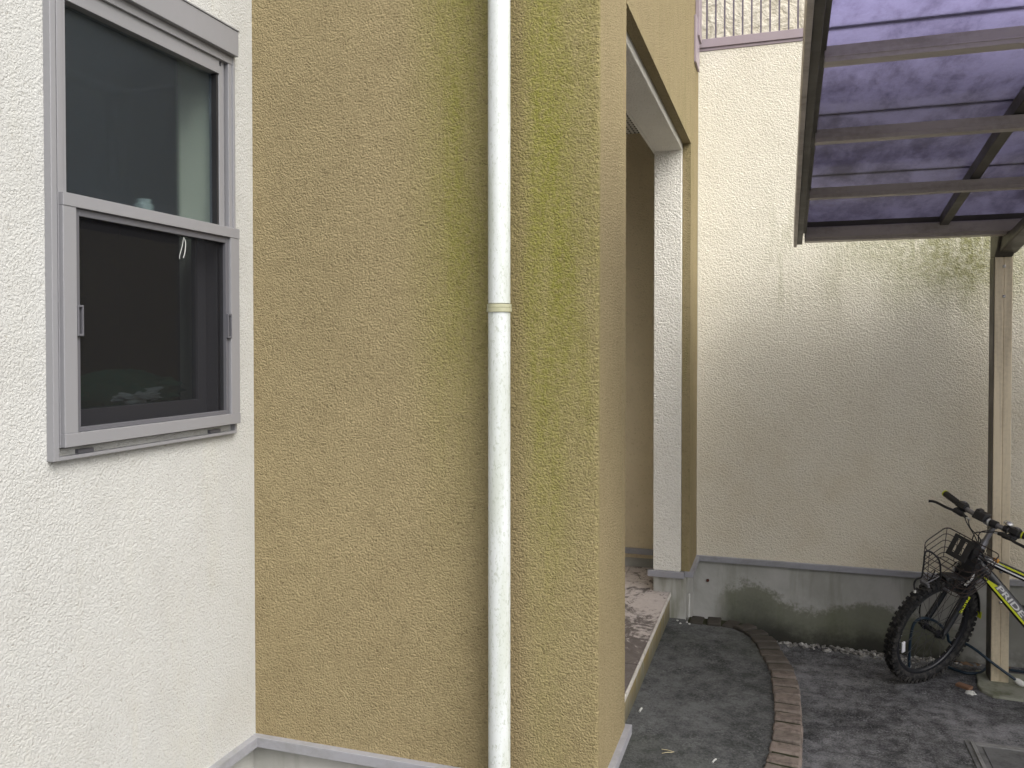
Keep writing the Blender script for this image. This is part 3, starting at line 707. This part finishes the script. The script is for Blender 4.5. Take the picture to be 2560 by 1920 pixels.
def gravel():
    b = MB()
    for i in range(270):
        x = random.uniform(-.06, 2.6) if i > 200 else random.uniform(-.04, .75)
        y = 4.815 - random.random() ** 1.3 * (.045 + .05 * min(1, max(0, x + .05) / .5)); r = random.uniform(.004, .012) if random.random() < .85 else random.uniform(.012, .018)
        mt = Matrix.Translation((x, y, random.uniform(-.002, .008))) @ Matrix.Rotation(random.uniform(0, 6.28), 4, 'Z') @ Matrix.Rotation(random.uniform(-.6, .6), 4, 'X') @ Matrix.Diagonal((r * random.uniform(.9, 1.6), r, r * random.uniform(.5, .8), 1))
        k = bmesh.ops.create_icosphere(b.bm, subdivisions=1, radius=1, matrix=mt)
        for v in k['verts']: v.co += Vector((random.uniform(-1, 1), random.uniform(-1, 1), random.uniform(-1, 1))) * r * .2
    return b
tag(gravel().obj('gravel', 'stone'), 'thin strip of white gravel at the foot of the mossy foundation', 'gravel', kind='stuff')
for i, (x, y, a, lab) in enumerate(((.90, 4.70, .3, 'dry brown leaf lying against the foundation left of the carport post'), (.945, 4.72, 1.4, 'dry brown leaf nearest the carport post foot, on the hose'), (.86, 4.72, 2.2, 'dry brown leaf lying furthest left behind the bicycle wheel'), (1.08, 4.72, .9, 'dry brown leaf beside the white hose end'))):
    bm = MB(); m = Matrix.Translation((x, y, .026)) @ Matrix.Rotation(a, 4, 'Z') @ Matrix.Rotation(.25, 4, 'X')
    rows = []
    for q in range(7):
        t = q / 6; wd = .016 * math.sin(math.pi * min(1, t * .96 + .04)) ** .8; rows.append([bm.bm.verts.new(m @ Vector((t * .055 - .027, k * wd, .004 * abs(k) + .006 * math.sin(t * 5)))) for k in (-1, 0, 1)])
    for p, q in zip(rows, rows[1:]):
        for k in range(2): bm.bm.faces.new((p[k], p[k + 1], q[k + 1], q[k]))
    o = bm.obj('dry_leaf', 'leaf'); sdf = o.modifiers.new('s', 'SOLIDIFY'); sdf.thickness = .0006
    tag(o, lab, 'leaf', 'dry leaves along the foundation')
# inspection cover set in the drive
bm = MB(); bm.box(.724, 1.20, 3.34, 3.852, -.03, .004)
cov = bm.obj('inspection_cover_frame', metal('worn_cement', (.16, .16, .16), .95, 0, .9, (.06, .06, .058), (6, 6, 6), .6), bevel=.003)
cover = thing('inspection_cover', (.95, 3.6, 0), 'square cement inspection cover with raised pale border set in the asphalt', 'cover')
cov.name = 'border'; attach(cov, cover)
bm = MB(); bm.box(.783, 1.145, 3.395, 3.800, -.02, .0075); bm.obj('lid', metal('cover_cement', (.13, .13, .13), .95, 0, .8, (.035, .035, .035), (7, 7, 7), .6), cover, bevel=.002)
bm = MB()
for (x0, x1, y0, y1) in ((.760, 1.16, 3.806, 3.836), (.744, .7595, 3.38, 3.836)): bm.box(x0, x1, y0, y1, 0, .009)
bm.obj('raised_rim', metal('pale_rim_cement', (.22, .22, .215), .95, 0, .8, (.08, .08, .08), (12, 12, 12), .6), cover, bevel=.002)
# straws and chips on patio
def straw(p, q, lab, mat='straw', r=.0012):
    b = MB(); b.tube([p, tuple((a + c) / 2 + (.002 if i == 2 else 0) for i, (a, c) in enumerate(zip(p, q))), q], r, 6); return tag(b.obj('straw', mat), lab, 'straw')
straw((-.405, 2.955, .209), (-.36, 2.95, .208), 'upper of two pale straws on the patio near the frame bottom')
straw((-.40, 2.925, .209), (-.365, 2.945, .208), 'lower of two pale straws on the patio near the frame bottom')
straw((-.225, 2.915, .209), (-.215, 2.945, .208), 'short pale grey twig lying near the brick edge', 'dullwhite', .003)
straw((-.53, 3.235, .209), (-.527, 3.27, .208), 'small pale chip beside the step riser', 'dullwhite', .004)
for i, (x, y, lab) in enumerate(((-.47, 4.37, 'white pebble nearest the foundation corner'), (-.50, 4.34, 'white pebble left of its twin at the foundation corner'), (-.455, 4.345, 'white pebble just in front of the corner brick'), (-.52, 4.38, 'white pebble against the step riser'))):
    tag(blob(x, y, ZP + .003, .006, .005, .004, .4, 'dullwhite', 'pebble', i, 2), lab, 'pebble', 'white pebbles at the patio corner')
bm = MB(); bm.tube([(-.470, 4.46, .20), (-.468, 4.462, .33)], [.007, .004], 10); tag(bm.obj('conduit', 'dullwhite'), 'short white conduit stub standing in the foundation corner', 'conduit')

# ================================================================= BICYCLE
bike = thing('bicycle', (.9, 4.52, 0), 'black and lime youth mountain bicycle with wire basket leaning beside the carport post', 'bicycle')
r_ = Vector((.9505, .3107, 0)); u_ = Vector((0, 0, 1)); t_ = Vector((.3107, -.9505, 0))
nn = Vector((.651, -.712, -.264)).normalized()            # wheel axle, towards the rider's left
ww = (u_ - nn * u_.dot(nn)).normalized()                      # up within the wheel plane
gg = nn.cross(ww).normalized()                                # heading of the front wheel
if gg.y > 0: gg = -gg
ss_ = (ww * .905 - gg * .425).normalized()                     # steering axis
RW = .280
HC = Vector((.638, 4.474, .006)) + ww * RW
def L(a, b, c, o=HC): return o + gg * a + ww * b + nn * c      # forward, up, left
def make_wheel(name, O, n, w, g, refl):
    hub = MB(); hub.tube([O - n * .055, O - n * .05, O - n * .035, O - n * .03, O + n * .03, O + n * .035, O + n * .05, O + n * .055], [.006, .018, .022, .013, .013, .022, .018, .006], 16)
    wh = hub.obj(name, 'blackpaint', bike, smooth=True)
    def P(r, a, z): return O + (g * math.cos(a) + w * math.sin(a)) * r + n * z
    K = 96
    b = MB(); rings = []
    prof = [(RW - .0035, .0), (RW - .005, .013), (RW - .013, .023), (RW - .026, .0245), (RW - .040, .019), (RW - .047, .012), (RW - .049, 0), (RW - .047, -.012), (RW - .040, -.019), (RW - .026, -.0245), (RW - .013, -.023), (RW - .005, -.013)]
    for i in range(K): rings.append([b.bm.verts.new(P(q[0], 2 * math.pi * i / K, q[1])) for q in prof])
    for i in range(K):
        A, B = rings[i], rings[(i + 1) % K]
        for j in range(len(prof)): b.bm.faces.new((A[j], A[(j + 1) % len(prof)], B[(j + 1) % len(prof)], B[j]))
    ty = b.obj('tyre', 'rubber', wh, smooth=True)
    b = MB(); kn = 58
    for i in range(kn):
        a = 2 * math.pi * i / kn; a2 = a + math.pi / kn
        for sgn in (-1, 1):
            d = (g * math.cos(a) + w * math.sin(a)); tg = (-g * math.sin(a) + w * math.cos(a))
            b.obox(P(RW - .0095, a, sgn * .0185), tg, (n * sgn * .5 + d * .0 + n * sgn * .4).normalized(), d, .0085, .0075, .0085)
            b.obox(P(RW - .020, a, sgn * .0235), tg, d, n, .0075, .0075, .0035)
        d = (g * math.cos(a2) + w * math.sin(a2)); tg = (-g * math.sin(a2) + w * math.cos(a2))
        b.obox(P(RW - .0015, a2, .006 if i % 2 else -.006), tg, n, d, .0065, .0085, .005)
    b.obj('tread_knobs', 'rubber', wh)
    b = MB(); prof = [(RW - .047, .0125), (RW - .049, .0135), (RW - .060, .012), (RW - .066, .005), (RW - .066, -.005), (RW - .060, -.012), (RW - .049, -.0135), (RW - .047, -.0125)]; rings = []
    for i in range(K): rings.append([b.bm.verts.new(P(q[0], 2 * math.pi * i / K, q[1])) for q in prof])
    for i in range(K):
        A, B = rings[i], rings[(i + 1) % K]
        for j in range(len(prof)): b.bm.faces.new((A[j], A[(j + 1) % len(prof)], B[(j + 1) % len(prof)], B[j]))
    b.obj('rim', 'blackpaint', wh, smooth=True)
    b = MB()
    for i in range(32):
        a = 2 * math.pi * i / 32; sgn = 1 if i % 2 else -1; off = (.85 if (i // 2) % 2 else -.85)
        b.tube([P(.020, a + off, sgn * .031), P(RW - .063, a, 0)], .0011, 5)
    b.obj('spokes', 'spoke', wh)
    b = MB()
    for i in range(32):
        a = 2 * math.pi * i / 32; b.tube([P(RW - .067, a, 0), P(RW - .078, a, 0)], .0021, 6)
    b.obj('spoke_nipples', 'chrome', wh)
    b = MB(); a = refl; d = g * math.cos(a) + w * math.sin(a); tg = (-g * math.sin(a) + w * math.cos(a))
    b.obox(P(RW - .085, a, .012), tg, d, n, .030, .0105, .004); b.obj('reflector', 'reflector', wh, bevel=.003)
    return wh
make_wheel('front_wheel', HC, nn, ww, gg, R(-17))
# fork
CR = HC + ss_ * .325
b = MB()
for sg in (-1, 1):
    b.tube(catmull([HC + nn * sg * .052, HC + nn * sg * .053 + ss_ * .03 - gg * .012, HC + nn * sg * .050 + ss_ * .16 - gg * .016, CR + nn * sg * .047 - ss_ * .005], 6), [.010] * 3 + [.014] * 14 + [.0165] * 2, 14)
    b.tube([HC + nn * sg * .045, HC + nn * sg * .068], .0125, 12)
b.obox(CR + ss_ * .008, nn, gg, ss_, .062, .020, .016)
b.tube([CR, HC + ss_ * .36], .016, 14)
fork = b.obj('fork', 'blackpaint', bike, smooth=True)
def text_mesh(txt, origin, xd, yd, size, depth, mat, parent, name, xs=1.0):
    cu = bpy.data.curves.new('t', 'FONT'); cu.body = txt; cu.size = size; cu.extrude = depth; cu.offset = size * .018
    to = bpy.data.objects.new('t', cu); C.objects.link(to); bpy.context.view_layer.update()
    me = bpy.data.meshes.new_from_object(to.evaluated_get(bpy.context.evaluated_depsgraph_get())); bpy.data.objects.remove(to)
    xd = xd.normalized(); yd = (yd - xd * yd.dot(xd)).normalized(); zd = xd.cross(yd)
    mat4 = Matrix(((xd.x * xs, yd.x, zd.x, origin.x), (xd.y * xs, yd.y, zd.y, origin.y), (xd.z * xs, yd.z, zd.z, origin.z), (0, 0, 0, 1)))
    me.transform(mat4); o = bpy.data.objects.new(name, me); C.objects.link(o); me.materials.clear(); me.materials.append(M[mat]); attach(o, parent); return o
bd = (CR + nn * .047 - HC - nn * .052).normalized()
side = (nn - bd * nn.dot(bd)).normalized(); lat = bd.cross(side)
text_mesh('PRIDE', HC + nn * .0655 + bd * .225 - gg * .012, -bd, lat if lat.dot(r_) > 0 else -lat, .026, .0006, 'lime', fork, 'fork_lettering', 1.35)
# mudguard
b = MB(); rings = []
for i in range(20):
    a = R(-6 + i * 4.4); d = ww * math.cos(a) - gg * math.sin(a); O = HC + d * (RW + .018)
    rings.append([b.bm.verts.new(O + nn * q[0] - d * q[1]) for q in ((-.032, .016), (-.026, .004), (-.012, 0), (.012, 0), (.026, .004), (.032, .016))])
for A, B in zip(rings, rings[1:]):
    for j in range(5): b.bm.faces.new((A[j], A[j + 1], B[j + 1], B[j]))
mg = b.obj('mudguard', 'black', bike, smooth=True); sd = mg.modifiers.new('s', 'SOLIDIFY'); sd.thickness = .002
a = R(78); d = ww * math.cos(a) - gg * math.sin(a); tg = -ww * math.sin(a) - gg * math.cos(a)
b = MB(); b.obox(HC + d * (RW + .021) + tg * .014, nn, d, tg, .030, .002, .020); b.obj('mudguard_tip', 'lime', mg, bevel=.006)
a = R(-27); d = ww * math.cos(a) - gg * math.sin(a)
b = MB(); b.tube([HC + (ww * math.cos(R(-27)) - gg * math.sin(R(-27))) * (RW + .016), HC + (ww * math.cos(R(-8)) - gg * math.sin(R(-8))) * (RW + .019)], .003, 6); b.obox(HC + d * (RW + .018), nn, d, gg, .022, .010, .008); b.tube([HC + d * (RW + .03) - nn * .02, HC + d * (RW + .04) - nn * .01, HC + d * (RW + .03) + nn * .02], .003, 8); b.obj('mudguard_bracket', 'steel', mg, bevel=.002)
# rim brake
b = MB()
for sg in (-1, 1):
    base = CR + nn * sg * .040 + gg * .022 - ss_ * .05
    b.tube([base, base + ss_ * .05 + nn * sg * .010, base + ss_ * .10 - nn * sg * .004], [.008, .007, .005], 8)
    b.obox(base + ss_ * .012 - nn * sg * .014, gg, nn, ss_, .022, .005, .006)
b.tube([CR + gg * .022 + ss_ * .05 - nn * .036, CR + gg * .022 + ss_ * .052 + nn * .040], .0025, 6)
b.obj('rim_brake', 'chrome', bike, smooth=True)
# head tube, stem, handlebar
HT0, HT1 = HC + ss_ * .352, HC + ss_ * .455
HB = HC + ss_ * .620 + gg * .085
b = MB(); b.tube([HT1 + ss_ * .004, HC + ss_ * .50], [.019, .016], 14); b.tube([HC + ss_ * .50, HC + ss_ * .585], .0125, 14); b.tube([HC + ss_ * .580 - gg * .012, HB], [.017, .019], 14); b.obj('stem', 'steel', bike, smooth=True)
b = MB(); b.tube(catmull([HB - nn * .27 - gg * .045 + ss_ * .012, HB - nn * .12 - gg * .008 + ss_ * .004, HB, HB + nn * .12 - gg * .008 + ss_ * .004, HB + nn * .27 - gg * .045 + ss_ * .012], 6), .0115, 14)
bar = b.obj('handlebar', 'steel', bike, smooth=True)
def hb(s):  # point on the bar
    s *= .93; t = abs(s) / .27; return HB + nn * s - gg * .045 * t ** 1.6 + ss_ * .012 * t ** 1.5
for sg in (-1, 1):
    p, q = hb(sg * .178), hb(sg * .292); dr = (q - p)
    b = MB()
    pts = [p + dr * (k / 14) for k in range(15)]; b.tube(pts, [.0165 if k % 2 else .0150 for k in range(15)], 14)
    gr = b.obj('grip', 'black', bar, smooth=True)
    b = MB(); b.tube([q - dr * .02, q + dr * .035], .0172, 14); b.tube([p - dr * .02, p + dr * .03], .0172, 14); b.obj('grip_ring', 'lime', gr, smooth=True)
    s0 = hb(sg * .150)
    b = MB(); b.tube([hb(sg * .172), hb(sg * .165), hb(sg * .140), hb(sg * .120)], [.017, .024, .027, .014], 14); b.obox(s0 + gg * .020 + ss_ * .012, nn, gg, ss_, .022, .014, .013); b.obox(s0 - ss_ * .02 + gg * .014, nn, gg, ss_, .018, .016, .012)
    sh = b.obj('shifter', 'black', bar, bevel=.003, smooth=True)
    b = MB(); b.obox(s0 + gg * .012 + ss_ * .0275, nn, gg, ss_, .010, .007, .003); b.obj('indicator', 'steel', sh, bevel=.001)
    l0 = hb(sg * .118) + gg * .022 - ss_ * .022
    b = MB(); b.tube(catmull([l0 - nn * sg * .025 - ss_ * .006, l0 + nn * sg * .01 - ss_ * .002, l0 + nn * sg * .045 + gg * .006 + ss_ * .002], 4), [.008] * 3 + [.013] * 3 + [.012] * 3, 10)
    b.tube(catmull([l0 + nn * sg * .04 + gg * .008, l0 + nn * sg * .075 + gg * .028 + ss_ * .004, l0 + nn * sg * .135 + gg * .030 + ss_ * .004, l0 + nn * sg * .162 + gg * .036 - ss_ * .004], 6), [.009] + [.0065] * 17 + [.008], 10, ell=(ss_, .8))
    b.obj('brake_lever', 'black', bar, smooth=True)
    b = MB(); b.tube([l0 - nn * sg * .024 - ss_ * .006, l0 - nn * sg * .046 - ss_ * .010], .005, 8); b.obj('cable_adjuster', 'chrome', bar, smooth=True)
b = MB(); b.obox(hb(-.028) + ss_ * .014 + gg * .012, nn, gg, ss_, .030, .022, .020); b.obox(hb(-.05) + ss_ * .03 + gg * .012, nn, gg, ss_, .012, .018, .01); b.obj('lamp_bracket', 'black', bar, bevel=.006, smooth=True)
b = MB(); b.tube([hb(.012), hb(.020)], .0155, 14); b.obj('white_clamp', 'white', bar, smooth=True)
b = MB(); b.tube([hb(.024), hb(.058)], .0185, 14); b.obj('bar_clamp', 'black', bar, smooth=True)
bb = hb(.100) + ss_ * .018; b = MB(); b.tube([bb, bb + ss_ * .003, bb + ss_ * .012, bb + ss_ * .020, bb + ss_ * .0235], [.018, .0215, .0215, .016, .004], 20); bell = b.obj('bell', 'chrome', bar, smooth=True)
b = MB(); b.tube([hb(.092), hb(.112)], .0165, 12); b.tube([bb, bb + nn * .032 + gg * .012], .003, 8); b.obox(bb + nn * .034 + gg * .012, nn, gg, ss_, .006, .003, .003); b.obj('bell_lever', 'black', bell)
# cables
b = MB()
for sg, a0, z0, end in ((-1, .02, -.02, CR + gg * .03 + ss_ * .05 - nn * .03), (1, .02, -.02, CR + gg * .03 + ss_ * .055 + nn * .01)):
    st = hb(sg * .075) + gg * .022 - ss_ * .030
    b.tube(catmull([st, st - nn * sg * .05 + gg * .03 - ss_ * .02, HC + ss_ * .52 + gg * .075 - nn * sg * .02, HC + ss_ * .44 + gg * .05 - nn * sg * .005, end], 8), .0025, 6)
for sg in (-1, 1):
    st = hb(sg * .125) - ss_ * .01 + gg * .02
    b.tube(catmull([st, st - nn * sg * .07 + gg * .05 - ss_ * .02, HC + ss_ * .53 + gg * .085 + nn * sg * .01, HC + ss_ * .46 + gg * .04 + nn * .035, HC + ss_ * .42 - gg * .0 + nn * .045, Vector((.935, 4.42, .60))], 8), .0025, 6)
b.obj('cables', 'black', bike, smooth=True)
# basket
bg_ = (gg * .88 - ww * .47).normalized(); bu_ = ww.copy()      # the rim slopes down to the front
BO = Vector((.858, 4.395, .726))                                       # rear edge centre of the top ring
def BK(f, s, h): return BO + bg_ * f + nn * s + bu_ * h
def ring(h, t):
    W, D = .145 - .020 * t, .185 - .010 * t; f0 = .0; pts = []
    rad = .06
    for cxs, cys, a0 in ((D - rad, W - rad, 0), (rad * .4, W - rad * .4, 90), (rad * .4, -W + rad * .4, 180), (D - rad, -W + rad, 270)):
        rd = rad if a0 in (0, 270) else rad * .4
        for k in range(5):
            a = R(a0 + k * 22.5); pts.append(BK(f0 + cxs + math.cos(a) * rd, cys + math.sin(a) * rd, h))
    return pts
b = MB(); hts = [(0, 0), (-.030, .15), (-.062, .35), (-.096, .6), (-.124, .8), (-.145, 1.0)]
for k, (h, t) in enumerate(hts): b.tube(ring(h, t), .0020 if k else .0027, 6, closed=True)
R0, R1 = ring(0, 0), ring(-.145, 1)
for k in (0, 3, 7, 12, 17, 19): b.tube([R0[k % 20].lerp(R1[k % 20], q / 6) for q in range(7)], .0017, 6)
for s in (-.09, -.05, 0, .05, .09): b.tube([BK(.003, s, -.145), BK(.172, s, -.145)], .0016, 6)
for fq in (.05, .10, .15): b.tube([BK(fq, -.118, -.147), BK(fq, .118, -.147)], .0016, 6)
for s in (-.075, -.045, .045, .075): b.tube([BK(-.001, s, 0), BK(-.001, s * .9, -.145)], .0016, 6)
bas = b.obj('basket', 'wire', bike, smooth=True, label='rusting dark wire basket')
b = MB()
pd = (gg * .30 - ww * .80).normalized(); pn = nn.cross(pd); PO = BK(.012, -.035, .004)
for (s0, s1) in ((-.050, -.026), (-.014, .012), (.024, .055)): b.obox(PO + nn * (s0 + s1) / 2 + pd * .052, nn, pn, pd, (s1 - s0) / 2, .0025, .036)
b.obox(PO + nn * .0025 + pd * .009, nn, pn, pd, .0525, .0026, .008); b.obox(PO + nn * .0025 + pd * .098, nn, pn, pd, .0525, .0026, .012)
b.obox(BK(-.015, 0, -.06), nn, bg_, bu_, .020, .025, .03); b.obox(BK(-.02, .01, -.15), nn, bg_, bu_, .03, .03, .035)
b.obj('mounting_plate', 'black', bas, bevel=.002)
b = MB()
for sg in (-1, 1): b.tube(catmull([HC + nn * sg * .064, HC + nn * sg * .075 + ww * .1 + gg * .02, BK(.10, sg * .085, -.148)], 5), .0032, 8)
b.obj('basket_stay', 'blackpaint', bike, smooth=True)
b = MB(); b.tube([BK(.14, -.03, -.16), BK(.15, 0, -.165), BK(.14, .03, -.16)], .009, 8); b.obj('lamp_holder', 'steel', bike, bevel=.002)
# frame
X_ = Vector((1, 0, 0)); dn = Vector((.636, .02, -.771)).normalized(); tt = Vector((.918, .03, -.39)).normalized()
D0 = Vector((.893, 4.445, .598)); T0 = Vector((.905, 4.447, .634)); BBp = Vector((1.24, 4.53, .235)); SC_ = T0 + tt * .44
b = MB(); b.tube([HT0 - ss_ * .004, HT0, HT0 + ss_ * .015, HT1 - ss_ * .015, HT1, HT1 + ss_ * .004], [.018, .0225, .020, .020, .0225, .018], 18)
b.tube(catmull([D0 - dn * .035, D0 + dn * .12, D0 + dn * .34, D0 + dn * .42 + Vector((.02, .01, .015)), BBp], 6), .0305, 18, ell=(Vector((0, 0, 1)), .62))
b.tube([T0 - tt * .02, T0 + tt * .22, SC_], [.021, .021, .017], 16, ell=(Vector((0, 0, 1)), .75))
ST = SC_ + Vector((.035, .0, .09)); b.tube([BBp, SC_, ST], .0165, 14)
RH = Vector((1.60, 4.58, .30)); rn = Vector((.05, -.975, -.21)).normalized()
for sg in (-1, 1):
    b.tube([BBp + rn * sg * .03, RH + rn * sg * .065], .010, 10); b.tube([SC_ + rn * sg * .02, RH + rn * sg * .065], .009, 10)
b.tube([BBp - rn * .036, BBp + rn * .036], .022, 14)
fr = b.obj('frame', 'blackpaint', bike, smooth=True, label='black frame with lime and silver decals')
# decals lie on the side of the down tube that faces the drive
fn = Vector((-.02, -1, 0)); ud = dn.cross(fn); ud = ud if ud.z > 0 else -ud
off = fn * .0195
b = MB(); A0 = D0 + off
def P2(a, h, o=0): return A0 + dn * a + ud * h + fn * o
def strip(b, pts, th=.0012):
    top = [b.bm.verts.new(p + fn * th) for p in pts]; bot = [b.bm.verts.new(p - fn * .012) for p in pts]; n = len(pts); b.bm.faces.new(top); b.bm.faces.new(bot[::-1])
    for i in range(n): b.bm.faces.new((top[i], top[(i + 1) % n], bot[(i + 1) % n], bot[i]))
strip(b, [P2(.050, -.017), P2(.118, .005), P2(.113, -.012), P2(.34, -.012), P2(.34, -.0215), P2(.07, -.0215)]); b.obj('lime_stripe', 'lime', fr)
b = MB(); strip(b, [P2(.118, .019), P2(.325, .019), P2(.325, -.0105), P2(.114, -.0105)], .0010); b.obj('letter_panel', 'steel', fr)
text_mesh('PRIDE', P2(.118, -.0085, .0016), dn, ud, .0355, .0008, 'white', fr, 'frame_lettering', 1.85)
ut = tt.cross(fn); ut = ut if ut.z > 0 else -ut; T1 = T0 + fn * .0165
def P3(a, h): return T1 + tt * a + ut * h
b = MB(); strip(b, [P3(.055, .014), P3(.26, .013), P3(.26, .006), P3(.11, .006)], .0012); b.obj('lime_stripe', 'lime', fr)
b = MB(); strip(b, [P3(.020, .013), P3(.052, .014), P3(.105, .006), P3(.06, .006)], .0012); strip(b, [P3(.004, -.002), P3(.03, .000), P3(.30, -.006), P3(.30, -.012), P3(.10, -.008)], .0013); b.obj('white_stripe', 'white', fr)
b = MB(); b.tube([T0 + tt * .045 + ut * .020 + fn * .012, T0 + tt * .066 + ut * .018 + fn * .012], [.009, .0115], 14); b.obj('headset_reflector', 'orange', bike, smooth=True)
# saddle, cranks, stand
b = MB(); b.tube([ST - Vector((.01, 0, .03)), ST + Vector((.045, -.02, .15))], .0125, 12); b.obj('seat_post', 'chrome', bike, smooth=True)
sp = ST + Vector((.05, -.024, .165)); b = MB()
b.tube([sp + Vector((-.15, 0, -.005)), sp + Vector((-.12, 0, .008)), sp + Vector((-.02, 0, .008)), sp + Vector((.07, 0, .012)), sp + Vector((.11, 0, .012)), sp + Vector((.125, 0, .008))], [.008, .026, .040, .075, .072, .04], 18, ell=(Vector((0, 1, 0)), .32)); b.obj('saddle', 'black', bike, smooth=True)
b = MB(); b.tube([BBp + rn * .062, BBp + rn * .068], .055, 24); b.tube([BBp - rn * .075, BBp + rn * .075], .009, 10)
b.tube([BBp + rn * .075, BBp + rn * .08 + Vector((.12, 0, -.09))], .011, 10); b.tube([BBp - rn * .075, BBp - rn * .08 + Vector((-.12, 0, .09))], .011, 10); b.obj('crank', 'steel', bike, smooth=True)
for sg in (1, -1):
    b = MB(); c0 = BBp + rn * sg * .12 + Vector((.12 * sg, 0, -.09 * sg)); b.obox(c0, X_, Vector((0, 1, 0)), Vector((0, 0, 1)), .045, .038, .010); b.obj('pedal', 'black', bike, bevel=.004)
b = MB(); b.tube([BBp + Vector((.10, -.02, .01)), Vector((1.50, 4.40, .006))], .009, 10); b.tube([Vector((1.50, 4.40, .006)), Vector((1.535, 4.39, .006))], .008, 10); b.obj('kickstand', 'steel', bike, smooth=True)
rw = (u_ - rn * u_.dot(rn)).normalized(); rg = rn.cross(rw)
RHc = Vector((RH.x, RH.y, .008 + RW * rw.z + .004)); make_wheel('rear_wheel', RHc, rn, rw, rg, R(40))

# ------------------------------------------------ cables lying about
pts = [(1.075, 4.528, .036), (1.055, 4.525, .050), (.968, 4.525, .112), (.906, 4.56, .153), (.863, 4.590, .170), (.83, 4.612, .160), (.79, 4.571, .178), (.772, 4.523, .233), (.734, 4.501, .282), (.690, 4.44, .318), (.640, 4.385, .338), (.603, 4.372, .310), (.589, 4.378, .231), (.588, 4.398, .135), (.592, 4.42, .03), (.60, 4.45, .010), (.66, 4.56, .010), (.78, 4.68, .010), (.836, 4.650, .012), (.87, 4.625, .012), (.911, 4.628, .012), (.95, 4.655, .012), (1.0, 4.74, .012), (1.06, 4.74, .012), (1.2, 4.72, .012)]
hose = thing('hose', (1.09, 4.60, 0), 'blue and black hose looped through the bicycle wheel with a white end fitting', 'hose')
b = MB(); b.tube(catmull(pts, 8), .0068, 10); b.obj('tube', 'hose', hose, smooth=True)
b = MB(); b.tube([(1.068, 4.530, .039), (1.083, 4.530, .030), (1.102, 4.533, .019), (1.113, 4.535, .016)], [.010, .016, .015, .006], 14); b.obj('end_fitting', 'dullwhite', hose, smooth=True)
loop = [(.589, 4.243, .506), (.585, 4.241, .537), (.593, 4.234, .562), (.614, 4.23, .574), (.618, 4.221, .608), (.62, 4.211, .638), (.624, 4.202, .693), (.636, 4.206, .703), (.659, 4.213, .693), (.686, 4.222, .659), (.698, 4.258, .602), (.702, 4.291, .553)]
lock = thing('cable_lock', (.62, 4.23, .50), 'thin black cable with white end hooked over the front of the bicycle basket', 'cable')
b = MB(); b.tube(catmull(loop, 7), .0042, 8); b.obj('cable_sleeve', 'black', lock, smooth=True)
b = MB(); b.tube([(.588, 4.244, .508), (.588, 4.245, .496)], .006, 10); b.obj('cable_tip', 'dullwhite', lock, smooth=True)
